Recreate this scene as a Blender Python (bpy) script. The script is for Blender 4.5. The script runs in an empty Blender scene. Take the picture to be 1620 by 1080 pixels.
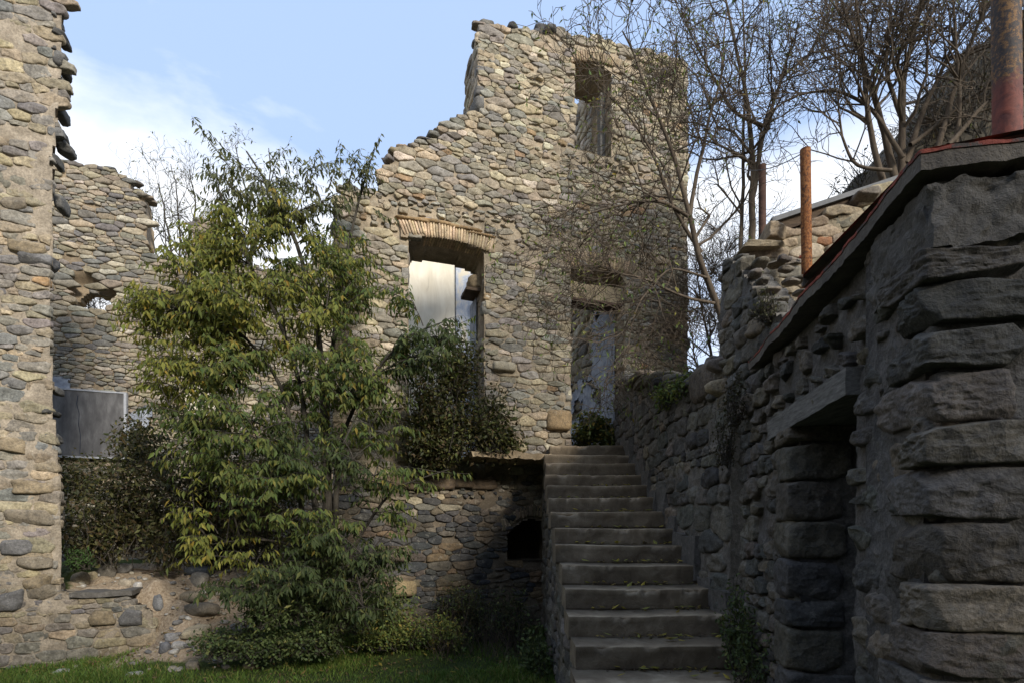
import bpy, math, random
import numpy as np
from mathutils import Vector

SC = bpy.context.scene
COL = SC.collection
R = math.radians

# ------------------------------------------------------------------ camera, sky, sun, exposure
HZ, FX, CX, CAMZ = 836.0, 850.0, 810.0, 1.6      # horizon row, focal length, centre column (1620 px wide), eye height
cam_d = bpy.data.cameras.new("camera")
cam = bpy.data.objects.new("camera", cam_d)
COL.objects.link(cam)
cam.location = (0, 0, CAMZ)
cam.rotation_euler = (R(90), 0, 0)
cam_d.sensor_width = 36.0
cam_d.lens = FX / 1620 * 36
cam_d.shift_y = (HZ - 540) / 1620
cam_d.clip_start = 0.05
cam_d.clip_end = 3000
SC.camera = cam

SUN_EL, SUN_AZ = 29.0, 35.0                       # azimuth measured from straight behind the camera towards the right
sdir = Vector((math.sin(R(SUN_AZ)) * math.cos(R(SUN_EL)), -math.cos(R(SUN_AZ)) * math.cos(R(SUN_EL)), math.sin(R(SUN_EL))))
sun_d = bpy.data.lights.new("sun", 'SUN')
sun_d.energy = 3.1
sun_d.angle = R(11)
sun_d.color = (1.0, 0.935, 0.84)
sun = bpy.data.objects.new("sun", sun_d)
COL.objects.link(sun)
sun.rotation_euler = sdir.to_track_quat('Z', 'Y').to_euler()
sun.location = (6, -12, 14)

world = bpy.data.worlds.new("World")
SC.world = world
world.use_nodes = True
wt = world.node_tree
wt.nodes.clear()
SKY_STRENGTH = 0.14


def N(t, typ, inp=None, **kw):
    n = t.nodes.new(typ)
    for k, v in kw.items():
        setattr(n, k, v)
    for k, v in (inp or {}).items():
        s = n.inputs[k]
        if isinstance(v, bpy.types.NodeSocket):
            t.links.new(v, s)
        else:
            s.default_value = v
    return n


def ramp(t, fac, stops):
    n = t.nodes.new('ShaderNodeValToRGB')
    t.links.new(fac, n.inputs[0])
    e = n.color_ramp.elements
    while len(e) < len(stops):
        e.new(0.5)
    for el, (p, c) in zip(e, stops):
        el.position = p
        el.color = tuple(c) + (1,) if len(c) == 3 else c
    return n.outputs[0]


def mixc(t, fac, a, b, mode='MIX'):
    n = t.nodes.new('ShaderNodeMix')
    n.data_type = 'RGBA'
    n.blend_type = mode
    for i, v in ((0, fac), (6, a), (7, b)):
        if isinstance(v, bpy.types.NodeSocket):
            t.links.new(v, n.inputs[i])
        elif i == 0:
            n.inputs[0].default_value = v
        else:
            n.inputs[i].default_value = tuple(v) + (1,) if len(v) == 3 else v
    return n.outputs[2]


def math_(t, op, a, b=None, clamp=False):
    n = t.nodes.new('ShaderNodeMath')
    n.operation = op
    n.use_clamp = clamp
    for i, v in ((0, a), (1, b)):
        if v is None:
            continue
        if isinstance(v, bpy.types.NodeSocket):
            t.links.new(v, n.inputs[i])
        else:
            n.inputs[i].default_value = v
    return n.outputs[0]


sky = N(wt, 'ShaderNodeTexSky', sky_type='NISHITA')
sky.sun_disc = False
sky.sun_elevation = R(SUN_EL)
sky.sun_rotation = math.atan2(sdir.x, sdir.y)
sky.altitude = 400
sky.air_density = 1.0
sky.dust_density = 1.4
sky.ozone_density = 1.2
tc = N(wt, 'ShaderNodeTexCoord')
mp = N(wt, 'ShaderNodeMapping', {'Vector': tc.outputs['Generated'], 'Scale': (1.0, 1.0, 2.4), 'Location': (0.3, 0.15, 0.0)})
nz = N(wt, 'ShaderNodeTexNoise', {'Vector': mp.outputs[0], 'Scale': 2.1, 'Detail': 9.0, 'Roughness': 0.55, 'Distortion': 0.35})
sepd = N(wt, 'ShaderNodeSeparateXYZ', {'Vector': tc.outputs['Generated']})
band = N(wt, 'ShaderNodeMapRange', {'Value': sepd.outputs['Z'], 'From Min': 0.47, 'From Max': 0.60, 'To Min': 0.30, 'To Max': 0.0}, interpolation_type='SMOOTHSTEP')
cl = math_(wt, 'ADD', nz.outputs[0], band.outputs[0])
clf = ramp(wt, cl, [(0.60, (0, 0, 0)), (0.82, (1, 1, 1))])
skyc = mixc(wt, 0.84, sky.outputs[0], (2.95, 3.95, 5.9))        # thin high haze of cloud over the blue
skyc = mixc(wt, clf, skyc, (6.3, 6.5, 6.8))
bg = N(wt, 'ShaderNodeBackground', {'Color': skyc, 'Strength': SKY_STRENGTH})
wo = N(wt, 'ShaderNodeOutputWorld')
wt.links.new(bg.outputs[0], wo.inputs[0])

vs = SC.view_settings
vs.view_transform = 'Standard'
vs.look = 'None'
vs.exposure = 0.5
vs.gamma = 1.0
SC.render.film_transparent = False
SC.cycles.max_bounces = 6
SC.cycles.transparent_max_bounces = 6


# ------------------------------------------------------------------ numpy helpers
def _h(ix, iy, iz, s):
    n = (ix.astype(np.uint32) * np.uint32(374761393) + iy.astype(np.uint32) * np.uint32(668265263)
         + iz.astype(np.uint32) * np.uint32(2246822519) + np.uint32(s * 3266489917 & 0xffffffff))
    n = (n ^ (n >> np.uint32(13))) * np.uint32(1274126177)
    n = n ^ (n >> np.uint32(16))
    return n.astype(np.float64) / 4294967295.0


def vnoise(P, s=0):
    P = np.asarray(P, float)
    f = np.floor(P)
    i = f.astype(np.int64)
    w = P - f
    w = w * w * (3 - 2 * w)
    o = 0
    for a in (0, 1):
        wa = w[..., 0] if a else 1 - w[..., 0]
        for b in (0, 1):
            wb = w[..., 1] if b else 1 - w[..., 1]
            for c in (0, 1):
                wc = w[..., 2] if c else 1 - w[..., 2]
                o = o + wa * wb * wc * _h(i[..., 0] + a, i[..., 1] + b, i[..., 2] + c, s)
    return o * 2 - 1


def fbm(P, oct=3, s=0, gain=0.5):
    o, a, f = 0, 1.0, 1.0
    P = np.asarray(P, float)
    for k in range(oct):
        o = o + a * vnoise(P * f + k * 17.3, s + k)
        a *= gain
        f *= 2.03
    return o


def sstep(a, b, x):
    t = np.clip((np.asarray(x, float) - a) / (b - a), 0, 1)
    return t * t * (3 - 2 * t)


def inpoly(u, v, poly):
    r = np.zeros(np.shape(u), bool)
    n = len(poly)
    for i in range(n):
        x1, y1 = poly[i]
        x2, y2 = poly[(i + 1) % n]
        if y1 == y2:
            continue
        c = ((y1 > v) != (y2 > v)) & (u < (x2 - x1) * (v - y1) / (y2 - y1) + x1)
        r ^= c
    return r


def segdist(u, v, a, b):
    ax, ay = a
    dx, dy = b[0] - ax, b[1] - ay
    L = dx * dx + dy * dy + 1e-12
    t = ((u - ax) * dx + (v - ay) * dy) / L
    tc_ = np.clip(t, 0, 1)
    return np.hypot(u - ax - tc_ * dx, v - ay - tc_ * dy), t


class MB:
    """collects geometry; build() links it as ONE mesh object"""

    def __init__(self):
        self.v, self.q, self.t, self.c, self.n = [], [], [], [], 0

    def add(self, v, q=None, t=None, c=(1, 1, 1, 1)):
        v = np.asarray(v, float).reshape(-1, 3)
        c = np.asarray(c, float)
        if c.ndim == 1:
            if len(c) == 3:
                c = np.append(c, 1)
            c = np.tile(c, (len(v), 1))
        elif c.shape[1] == 3:
            c = np.hstack([c, np.ones((len(c), 1))])
        self.v.append(v)
        self.c.append(c)
        if q is not None and len(q):
            self.q.append(np.asarray(q, np.int64).reshape(-1, 4) + self.n)
        if t is not None and len(t):
            self.t.append(np.asarray(t, np.int64).reshape(-1, 3) + self.n)
        self.n += len(v)

    def build(self, name, mat, parent=None, smooth=True):
        V = np.concatenate(self.v)
        C = np.concatenate(self.c)
        q = np.concatenate(self.q) if self.q else np.zeros((0, 4), np.int64)
        t = np.concatenate(self.t) if self.t else np.zeros((0, 3), np.int64)
        if parent is not None:
            p = parent
            off = np.zeros(3)
            while p is not None:
                off += np.array(p.location)
                p = p.parent
            V = V - off
        me = bpy.data.meshes.new(name)
        me.vertices.add(len(V))
        me.vertices.foreach_set('co', V.astype(np.float32).ravel())
        loops = np.concatenate([q.ravel(), t.ravel()]).astype(np.int32)
        me.loops.add(len(loops))
        me.loops.foreach_set('vertex_index', loops)
        tot = np.concatenate([np.full(len(q), 4), np.full(len(t), 3)]).astype(np.int32)
        st = np.concatenate([[0], np.cumsum(tot)[:-1]]).astype(np.int32)
        me.polygons.add(len(tot))
        me.polygons.foreach_set('loop_start', st)
        me.polygons.foreach_set('loop_total', tot)
        me.polygons.foreach_set('use_smooth', np.full(len(tot), smooth, bool))
        at_ = me.color_attributes.new('col', 'FLOAT_COLOR', 'POINT')
        at_.data.foreach_set('color', C.astype(np.float32).ravel())
        me.materials.append(mat)
        me.update(calc_edges=True)
        me.validate()
        o = bpy.data.objects.new(name, me)
        COL.objects.link(o)
        if parent is not None:
            o.parent = parent
        return o


def tag(o, label=None, cat=None, group=None, kind=None):
    for k, v in (('label', label), ('category', cat), ('group', group), ('kind', kind)):
        if v:
            o[k] = v
    return o


def empty(name, loc, label, cat, group=None):
    o = bpy.data.objects.new(name, None)
    COL.objects.link(o)
    o.location = loc
    o.empty_display_size = 0.2
    return tag(o, label, cat, group)


def at(px, py, Y):
    return np.array([(px - CX) / FX * Y, Y, CAMZ + (HZ - py) / FX * Y])


# ---- planes of masonry.  a frame is (O, U, V, Nrm)
def frame(O, ang):
    a = R(ang)
    return (np.array(O, float), np.array([math.cos(a), math.sin(a), 0]), np.array([0, 0, 1.0]), np.array([math.sin(a), -math.cos(a), 0]))


def on(fr, px, py):
    """image point -> (u,v) on the vertical plane of the frame"""
    O, U, V, Nn = fr
    d = np.array([(px - CX) / FX, 1.0, (HZ - py) / FX])
    c0 = np.array([0, 0, CAMZ])
    t = np.dot(O - c0, Nn) / np.dot(d, Nn)
    p = c0 + t * d - O
    return (float(np.dot(p, U)), float(p[2]))


def P3(fr, u, v, n):
    O, U, V, Nn = fr
    return O + np.multiply.outer(u, U) + np.multiply.outer(v, V) + np.multiply.outer(n, Nn)


PAL_TAN = [((.34, .285, .195), 5), ((.28, .245, .18), 5), ((.41, .34, .225), 3), ((.265, .235, .18), 4.5), ((.205, .188, .155), 2.),
           ((.48, .42, .31), 1.8), ((.31, .21, .12), .3), ((.27, .25, .21), 4)]
PAL_LEFT = [((.30, .25, .17), 5), ((.23, .21, .18), 4.5), ((.18, .172, .158), 2), ((.38, .31, .20), 3), ((.25, .225, .18), 5), ((.36, .24, .12), .3)]
PAL_BACK = [((.27, .23, .165), 4), ((.22, .20, .16), 5), ((.165, .155, .138), 2.2), ((.34, .285, .20), 3), ((.40, .355, .275), 1.2)]
PAL_LOW = [((.12, .095, .065), 4), ((.075, .072, .068), 5), ((.05, .052, .053), 4), ((.17, .12, .072), 2), ((.10, .085, .066), 4)]  # damp footing stone, with the shade under tree and landing worked in
PAL_GREY = [((.135, .122, .10), 5), ((.105, .098, .084), 5), ((.16, .14, .11), 4), ((.08, .076, .068), 3), ((.18, .15, .108), 1.8)]
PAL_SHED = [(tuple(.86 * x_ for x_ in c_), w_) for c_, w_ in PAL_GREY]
PAL_GARDEN = [((.24, .195, .135), 4), ((.30, .24, .16), 3), ((.19, .165, .13), 4), ((.34, .29, .21), 2), ((.33, .17, .09), .3)]


def pick(pal, n, rng, jit=.16):
    w = np.array([p[1] for p in pal], float)
    c = np.array([p[0] for p in pal])[rng.choice(len(pal), n, p=w / w.sum())]
    c = c * (1 + rng.uniform(-jit, jit, (n, 1)))
    return np.clip(c * (1 + rng.uniform(-.04, .04, (n, 3))), .01, .9)


STY = dict(h=.135, hj=.32, asp=(1.5, 3.8), A=2.1, gap=.03, prot=(.015, .06), pw=5.0, rings=5, ang=24, noise=.012, nf=9., tilt=.10,
           facet=.0, depth=.09, mres=.033, mamp=.018, moff=-.026, mcol=(.33, .27, .19), mvar=.1, pal=PAL_TAN, drop=.02, round=0)


def masonry(mb, fr, poly, holes=(), clean=(), sty=None, seed=1, T=.6, skew=0.0, body=True, stones=True, skip=None):
    """rubble stones as cells of a power diagram on a plane, set in a mortar bed with real thickness T.
    clean: indices of outline edges that are straight; the others are broken (ragged)."""
    S = dict(STY)
    S.update(sty or {})
    rng = np.random.default_rng(seed)
    poly = [tuple(p) for p in poly]
    pa = np.array(poly)
    u0, v0 = pa.min(0)
    u1, v1 = pa.max(0)
    edges = [(poly[i], poly[(i + 1) % len(poly)]) for i in range(len(poly))]
    ce = [edges[i] for i in clean]
    re = [e for i, e in enumerate(edges) if i not in clean]
    for hpoly, hclean in holes:
        hs = [(hpoly[i], hpoly[(i + 1) % len(hpoly)]) for i in range(len(hpoly))]
        (ce if hclean else re).extend(hs)
    if stones:
        A = S['A']
        su, sv, sw = [], [], []
        v = v0 - .3
        while v < v1 + .3:
            h = S['h'] * min(1.75, max(.55, math.exp(rng.normal(0, S['hj']))))
            u = u0 - .4 + rng.uniform(-.3, 0)
            while u < u1 + .4:
                w = h * rng.uniform(*S['asp'])
                su.append(u + w / 2)
                sv.append(v + h / 2 + rng.uniform(-.14, .14) * h + .05 * float(vnoise(np.array([u * .7, v * .9, seed * 3.1]))))
                sw.append((.5 * min(h, w / A * 1.2)) ** 2)
                u += w
            v += h
        su, sv, sw = map(np.array, (su, sv, sw))
        ins = inpoly(su, sv, poly)
        badghost = np.zeros(len(su), bool)
        for hpoly, hclean in holes:
            ih = inpoly(su, sv, hpoly)
            ins &= ~ih
            if hclean:
                badghost |= ih
        for a, b in ce:      # keep clear of straight edges; natural ghosts past them are dropped, mirrored ones used
            d, t = segdist(su, sv, a, b)
            badghost |= (~ins) & (d < .5) & (t > 0) & (t < 1)
        gu, gv, gw = [su[~badghost]], [sv[~badghost]], [sw[~badghost]]
        ai = np.where(ins)[0]
        for a, b in ce:
            d, t = segdist(su[ai], sv[ai], a, b)
            ok = (d < .7) & (t > -.2) & (t < 1.2)
            ii = ai[ok]
            ax, ay = a
            dx, dy = b[0] - ax, b[1] - ay
            L = math.hypot(dx, dy)
            nx, ny = -dy / L, dx / L
            sd = (su[ii] - ax) * nx + (sv[ii] - ay) * ny
            gu.append(su[ii] - 2 * sd * nx)
            gv.append(sv[ii] - 2 * sd * ny)
            gw.append(sw[ii])
        gu, gv, gw = map(np.concatenate, (gu, gv, gw))
        keep = rng.uniform(size=len(ai)) > S['drop']
        if skip is not None:
            keep &= ~skip(su[ai], sv[ai])
        # stones too close to a straight edge would be slivers
        for a, b in ce:
            d, t = segdist(su[ai], sv[ai], a, b)
            keep &= ~((d < .02) & (t > 0) & (t < 1))
        si = ai[keep]
        n = len(si)
        ANG, RG = S['ang'], S['rings']
        th = np.linspace(0, 2 * np.pi, ANG, endpoint=False)
        r = np.zeros((n, ANG))
        K = 18
        for a0 in range(0, n, 400):
            s_ = si[a0:a0 + 400]
            dx = (gu[None] - su[s_][:, None]) / A
            dy = gv[None] - sv[s_][:, None]
            d2 = dx * dx + dy * dy
            d2[d2 < 1e-8] = 1e9
            k = np.argpartition(d2, K, axis=1)[:, :K]
            ar = np.arange(len(s_))[:, None]
            dx, dy, d = dx[ar, k], dy[ar, k], np.sqrt(d2[ar, k])
            t = (d * d + sw[s_][:, None] - gw[k]) / (2 * d)
            t = np.clip(t, .22 * d, .78 * d)
            c = (dx[:, :, None] * np.cos(th) + dy[:, :, None] * np.sin(th)) / d[:, :, None]
            rr = np.where(c > .04, t[:, :, None] / np.maximum(c, .04), 9.)
            r[a0:a0 + 400] = rr.min(1)
        size = np.sqrt(sw[si])
        r = np.minimum(r, (size * 1.55 + .018)[:, None])
        inv = 1 / r
        for _ in range(S.get('round', 1)):                   # round the corners
            inv = .16 * np.roll(inv, 1, 1) + .68 * inv + .16 * np.roll(inv, -1, 1)
        r = 1 / inv
        off = rng.uniform(0, 50, (n, 1))
        nn = vnoise(np.stack([np.cos(th)[None] * 1.6 + off, np.sin(th)[None] * 1.6 + off * 1.7, np.zeros((n, ANG)) + off], -1), 5)
        g = rng.uniform(.0, 1, (n, 1)) ** 2 * .10
        r = np.maximum(r * (1 - g + .12 * nn) - S['gap'] * size[:, None] - .0015, .010)
        rho = np.array([.32, .58, .78, .92, 1.0] if RG == 5 else list(np.linspace(.18, 1, RG) ** .75))
        prot = np.minimum(rng.uniform(*S['prot'], n), .75 * size)
        base = -.012
        du = A * r[:, None, :] * rho[None, :, None] * np.cos(th)
        dv = r[:, None, :] * rho[None, :, None] * np.sin(th)
        dome = np.clip(1 - rho ** S['pw'], 0, 1) ** .6
        nn_ = base + prot[:, None, None] * dome[None, :, None] + np.zeros_like(du)
        tl = rng.normal(0, S['tilt'], (n, 2))
        fade = (1 - rho ** 6)[None, :, None]
        nn_ += (tl[:, 0, None, None] * du + tl[:, 1, None, None] * dv) * (.35 + .65 * fade)
        if S['facet'] > 0:                                  # cleft faces: lower envelope of a few random planes
            m = np.full_like(du, 9.)
            for k in range(9):
                a_ = rng.normal(0, .55, (n, 2)) * (prot / (size * 1.2))[:, None]
                h_ = prot * rng.uniform(.65, 1.25, n)
                m = np.minimum(m, h_[:, None, None] + a_[:, 0, None, None] * du + a_[:, 1, None, None] * dv)
            fl = base + np.maximum(m, .22 * prot[:, None, None]) * np.clip(1 - rho ** 9, 0, 1)[None, :, None] ** .5
            nn_ = nn_ * (1 - S['facet']) + fl * S['facet']
        cu = np.concatenate([np.zeros((n, 1, 1)) + 0 * du[:, :1, :1], ], 1)
        pu = su[si][:, None, None] + du
        pv = sv[si][:, None, None] + dv
        cn = base + prot if S['facet'] == 0 else nn_[:, 0].mean(1)
        # rim
        pu = np.concatenate([pu, pu[:, -1:]], 1)
        pv = np.concatenate([pv, pv[:, -1:]], 1)
        nn_ = np.concatenate([nn_, np.full((n, 1, ANG), -S['depth'])], 1)
        allu = np.concatenate([su[si][:, None], pu.reshape(n, -1)], 1)
        allv = np.concatenate([sv[si][:, None], pv.reshape(n, -1)], 1)
        alln = np.concatenate([cn[:, None], nn_.reshape(n, -1)], 1)
        npz = np.stack([allu, allv, alln * 2 + off], -1)
        dn = fbm(npz * S['nf'], S.get('oct', 3), 11, .55) * S['noise']
        if S.get('ridge'):
            dn = dn + (.5 - np.abs(fbm(npz * np.array([.6, 1.5, 1.]) * S['nf'] * .8 + 7, 3, 13))) * S['ridge']
        dn2 = fbm(npz * S['nf'] * .8 + 31, 2, 12) * S['noise'] * .6
        rimmask = np.ones(1 + (RG + 1) * ANG)
        rimmask[-ANG:] = 0
        alln = alln + dn * rimmask
        allv = allv + dn2
        W = P3(fr, allu, allv, alln)
        nv = W.shape[1]
        j = np.arange(ANG)
        j2 = (j + 1) % ANG
        qs = []
        for k in range(RG):
            a_ = 1 + k * ANG
            b_ = a_ + ANG
            qs.append(np.stack([a_ + j, b_ + j, b_ + j2, a_ + j2], 1))
        qs = np.concatenate(qs)
        ts = np.stack([np.zeros(ANG, int), 1 + j, 1 + j2], 1)
        offs = (np.arange(n) * nv)[:, None, None]
        c = pick(S['pal'], n, rng)
        if 'shade' in S:
            c = S['shade'](c, su[si], sv[si], rng)
        c = np.repeat(np.hstack([c, np.ones((n, 1))])[:, None], nv, 1)
        mb.add(W.reshape(-1, 3), (qs[None] + offs).reshape(-1, 4), (ts[None] + offs).reshape(-1, 3), c.reshape(-1, 4))
    if body:
        rs = S['mres']
        nu = max(2, int((u1 - u0) / rs) + 2)
        nvv = max(2, int((v1 - v0) / rs) + 2)
        uu = np.linspace(u0, u1, nu)
        vv = np.linspace(v0, v1, nvv)
        cu, cv = np.meshgrid((uu[:-1] + uu[1:]) / 2, (vv[:-1] + vv[1:]) / 2, indexing='ij')
        m = inpoly(cu, cv, poly)
        for hpoly, hclean in holes:
            m &= ~inpoly(cu, cv, hpoly)
        er = S.get('erode', .075)
        for a, b in re:
            m &= segdist(cu, cv, a, b)[0] > er * (1 + .6 * vnoise(np.stack([cu * 5, cv * 5, cu * 0 + seed], -1), 8))
        GU, GV = np.meshgrid(uu, vv, indexing='ij')
        pz = np.stack([GU, GV, np.zeros_like(GU) + seed * 7.7], -1)
        fn = fbm(pz * 6, 4, 3, .6) * S['mamp'] + fbm(pz * 1.1, 2, 4) * S['mamp'] * .7
        fn = fn + S.get('moff', 0.0)
        if 'msink' in S:
            fn = fn + S['msink'](GU, GV)
        F = P3(fr, GU, GV, fn)
        B = P3(fr, GU - skew * T, GV, np.full_like(GU, -T))
        idx = np.arange(nu * nvv).reshape(nu, nvv)
        fq = np.stack([idx[:-1, :-1], idx[1:, :-1], idx[1:, 1:], idx[:-1, 1:]], -1)[m]
        M = nu * nvv
        qs = [fq, fq[:, ::-1] + M]
        mp_ = np.zeros((nu + 1, nvv + 1), bool)
        mp_[1:-1, 1:-1] = m[:, :]
        I, J = np.indices((nu - 1, nvv - 1))
        for di, dj, e in ((-1, 0, ((0, 0), (0, 1))), (1, 0, ((1, 1), (1, 0))), (0, -1, ((1, 0), (0, 0))), (0, 1, ((0, 1), (1, 1)))):
            nb = mp_[1 + di:nu + di, 1 + dj:nvv + dj]
            b_ = m & ~nb
            a1 = idx[I[b_] + e[0][0], J[b_] + e[0][1]]
            a2 = idx[I[b_] + e[1][0], J[b_] + e[1][1]]
            qs.append(np.stack([a1, a2, a2 + M, a1 + M], 1)[:, ::-1])
        qs = np.concatenate(qs)
        allv_ = np.concatenate([F.reshape(-1, 3), B.reshape(-1, 3)])
        used = np.unique(qs)
        remap = np.zeros(len(allv_), np.int64)
        remap[used] = np.arange(len(used))
        mc = np.array(S['mcol'])
        var = 1 + S['mvar'] * fbm(np.concatenate([pz, pz + 3]).reshape(-1, 3) * 1.6, 2, 6)
        c = mc[None] * var[:, None]
        if 'mshade' in S:
            c = S['mshade'](c, np.concatenate([GU.ravel(), GU.ravel()]), np.concatenate([GV.ravel(), GV.ravel()]))
        c = np.hstack([c, np.zeros((len(c), 1))])
        mb.add(allv_[used], remap[qs], None, c[used])


_ST = {}


def stone_template(nu, nv):
    if (nu, nv) in _ST:
        return _ST[nu, nv]
    ph = np.linspace(0, np.pi, nv + 1)[1:-1]
    th = np.linspace(0, 2 * np.pi, nu, endpoint=False)
    d = np.stack([np.outer(np.sin(ph), np.cos(th)), np.outer(np.sin(ph), np.sin(th)), np.outer(np.cos(ph), np.ones(nu))], -1).reshape(-1, 3)
    d = np.concatenate([d, [[0, 0, 1], [0, 0, -1]]])
    j = np.arange(nu)
    j2 = (j + 1) % nu
    q = np.concatenate([np.stack([k * nu + j, (k + 1) * nu + j, (k + 1) * nu + j2, k * nu + j2], 1) for k in range(nv - 2)])
    top, bot = len(d) - 2, len(d) - 1
    t = np.concatenate([np.stack([np.full(nu, top), j, j2], 1), np.stack([np.full(nu, bot), (nv - 2) * nu + j2, (nv - 2) * nu + j], 1)])
    _ST[nu, nv] = (d, q, t)
    return _ST[nu, nv]


def stone(mb, c, size, ex=(1, 0, 0), ey=(0, 1, 0), ez=(0, 0, 1), m=3.5, noise=.09, col=(.2, .18, .15), seed=0, res=(18, 12), facet=0.0, nf=1.6):
    """one loose or dressed stone: a superquadric broken up by noise and a few cleft planes"""
    d, q, t = stone_template(*res)
    rng = np.random.default_rng(seed)
    p = d / (np.abs(d) ** m).sum(1, keepdims=True) ** (1 / m)
    p = p * (1 + noise * fbm(d * nf + seed * 3.7, 3 if res[0] < 40 else 6, 21, .6))[:, None]
    if res[0] >= 40:
        p = p * (1 + .035 * (.4 - np.abs(fbm(p * np.array([1.4, 1.4, 2.2]) + seed * 1.3, 4, 23, .6))))[:, None]
    if facet:
        for k in range(9 if res[0] < 40 else 16):
            nrm = rng.normal(size=3)
            nrm /= np.linalg.norm(nrm)
            h = (rng.uniform(.72, 1.02) if res[0] < 50 else rng.uniform(.93, 1.22)) / max(.75, np.abs(nrm).max())
            ex_ = np.maximum(p @ nrm - h, 0)
            p = p - facet * ex_[:, None] * nrm
    p = p * np.array(size) / 2
    M = np.array([np.array(ex, float), np.array(ey, float), np.array(ez, float)])
    mb.add(np.array(c) + p @ M, q, t, col)


def tubes(mb, paths, sides=5, col=(.1, .09, .08)):
    """paths: list of (points (n,3), radii (n,)); grouped by length"""
    by = {}
    for p, r in paths:
        by.setdefault(len(p), []).append((p, r))
    for n, L in by.items():
        P = np.array([a for a, _ in L])
        Rr = np.array([b for _, b in L])
        tg = np.gradient(P, axis=1)
        tg /= np.linalg.norm(tg, axis=2, keepdims=True) + 1e-9
        ref = np.where(np.abs(tg[:, :, 2:3]) > .9, np.array([1., 0, 0]), np.array([0, 0, 1.]))
        ref = np.where(np.abs(tg[:, :1, 2:3]).repeat(n, 1) > .8, np.array([1., 0.1, 0]), np.array([0.1, 0, 1.])) if n else ref
        a = np.cross(tg, ref)
        a /= np.linalg.norm(a, axis=2, keepdims=True) + 1e-9
        b = np.cross(tg, a)
        th = np.linspace(0, 2 * np.pi, sides, endpoint=False)
        W = P[:, :, None] + Rr[:, :, None, None] * (a[:, :, None] * np.cos(th)[None, None, :, None] + b[:, :, None] * np.sin(th)[None, None, :, None])
        m = len(P)
        j = np.arange(sides)
        j2 = (j + 1) % sides
        q = np.concatenate([np.stack([k * sides + j, (k + 1) * sides + j, (k + 1) * sides + j2, k * sides + j2], 1) for k in range(n - 1)])
        offs = (np.arange(m) * n * sides)[:, None, None]
        mb.add(W.reshape(-1, 3), (q[None] + offs).reshape(-1, 4), None, col)


def unit(a):
    a = np.asarray(a, float)
    return a / (np.linalg.norm(a, axis=-1, keepdims=True) + 1e-9)


def leaves(mb, pos, dr, nrm, L, Wd, col, fold=.25, droop=.15):
    """pointed folded leaves"""
    pos, dr = np.asarray(pos), unit(dr)
    side = unit(np.cross(dr, nrm))
    up = np.cross(side, dr)
    L = np.asarray(L)[:, None]
    Wd = np.asarray(Wd)[:, None]
    mid = pos + dr * L * .42 - up * Wd * fold
    l_ = pos + dr * L * .40 + side * Wd * .5
    r_ = pos + dr * L * .40 - side * Wd * .5
    tip = pos + dr * L - up * L * droop
    V = np.stack([pos, l_, r_, mid, tip], 1)
    n = len(pos)
    t = np.array([[0, 3, 1], [0, 2, 3], [1, 3, 4], [3, 2, 4]])
    c = np.repeat(np.asarray(col)[:, None], 5, 1)
    if c.shape[2] == 3:
        c = np.concatenate([c, np.ones((n, 5, 1))], 2)
    mb.add(V.reshape(-1, 3), None, (t[None] + (np.arange(n) * 5)[:, None, None]).reshape(-1, 3), c.reshape(-1, 4))


def box(mb, fr, u0, u1, v0, v1, n0, n1, col=(1, 1, 1), amp=0.0, seg=1, seed=0, fq=6):
    """a slab in a frame, optionally roughened"""
    fr_pts, qs = [], []

    def face(a, b, c, d, sa, sb):
        s = np.linspace(0, 1, sa + 1)
        t = np.linspace(0, 1, sb + 1)
        A_, B_, C_, D_ = map(np.array, (a, b, c, d))
        S_, T_ = np.meshgrid(s, t, indexing='ij')
        p = (A_ * ((1 - S_) * (1 - T_))[..., None] + B_ * (S_ * (1 - T_))[..., None] + C_ * (S_ * T_)[..., None] + D_ * ((1 - S_) * T_)[..., None])
        i0 = sum(len(x) for x in fr_pts)
        idx = i0 + np.arange((sa + 1) * (sb + 1)).reshape(sa + 1, sb + 1)
        fr_pts.append(p.reshape(-1, 3))
        qs.append(np.stack([idx[:-1, :-1], idx[1:, :-1], idx[1:, 1:], idx[:-1, 1:]], -1).reshape(-1, 4))
    su = max(1, int(seg * abs(u1 - u0))) if seg > 1 else 1
    sv = max(1, int(seg * abs(v1 - v0))) if seg > 1 else 1
    sn = max(1, int(seg * abs(n1 - n0))) if seg > 1 else 1
    face((u0, v0, n1), (u1, v0, n1), (u1, v1, n1), (u0, v1, n1), su, sv)
    face((u1, v0, n0), (u0, v0, n0), (u0, v1, n0), (u1, v1, n0), su, sv)
    face((u0, v0, n0), (u0, v0, n1), (u0, v1, n1), (u0, v1, n0), sn, sv)
    face((u1, v0, n1), (u1, v0, n0), (u1, v1, n0), (u1, v1, n1), sn, sv)
    face((u0, v1, n1), (u1, v1, n1), (u1, v1, n0), (u0, v1, n0), su, sn)
    face((u0, v0, n0), (u1, v0, n0), (u1, v0, n1), (u0, v0, n1), su, sn)
    p = np.concatenate(fr_pts)
    w = P3(fr, p[:, 0], p[:, 1], p[:, 2])
    if amp:
        w = w + amp * np.stack([fbm(w * fq + seed, 4, 31, .6), fbm(w * fq + 9 + seed, 4, 32, .6), fbm(w * fq + 5 + seed, 4, 33, .6)], -1)
    mb.add(w, np.concatenate(qs), None, col)


WORLD = (np.zeros(3), np.array([1., 0, 0]), np.array([0, 0, 1.]), np.array([0, -1., 0]))


# ------------------------------------------------------------------ materials
def new_mat(name):
    m = bpy.data.materials.new(name)
    m.use_nodes = True
    t = m.node_tree
    t.nodes.clear()
    out = t.nodes.new('ShaderNodeOutputMaterial')
    b = t.nodes.new('ShaderNodeBsdfPrincipled')
    t.links.new(b.outputs[0], out.inputs[0])
    geo = t.nodes.new('ShaderNodeNewGeometry')
    return m, t, b, out, geo.outputs['Position']


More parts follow.
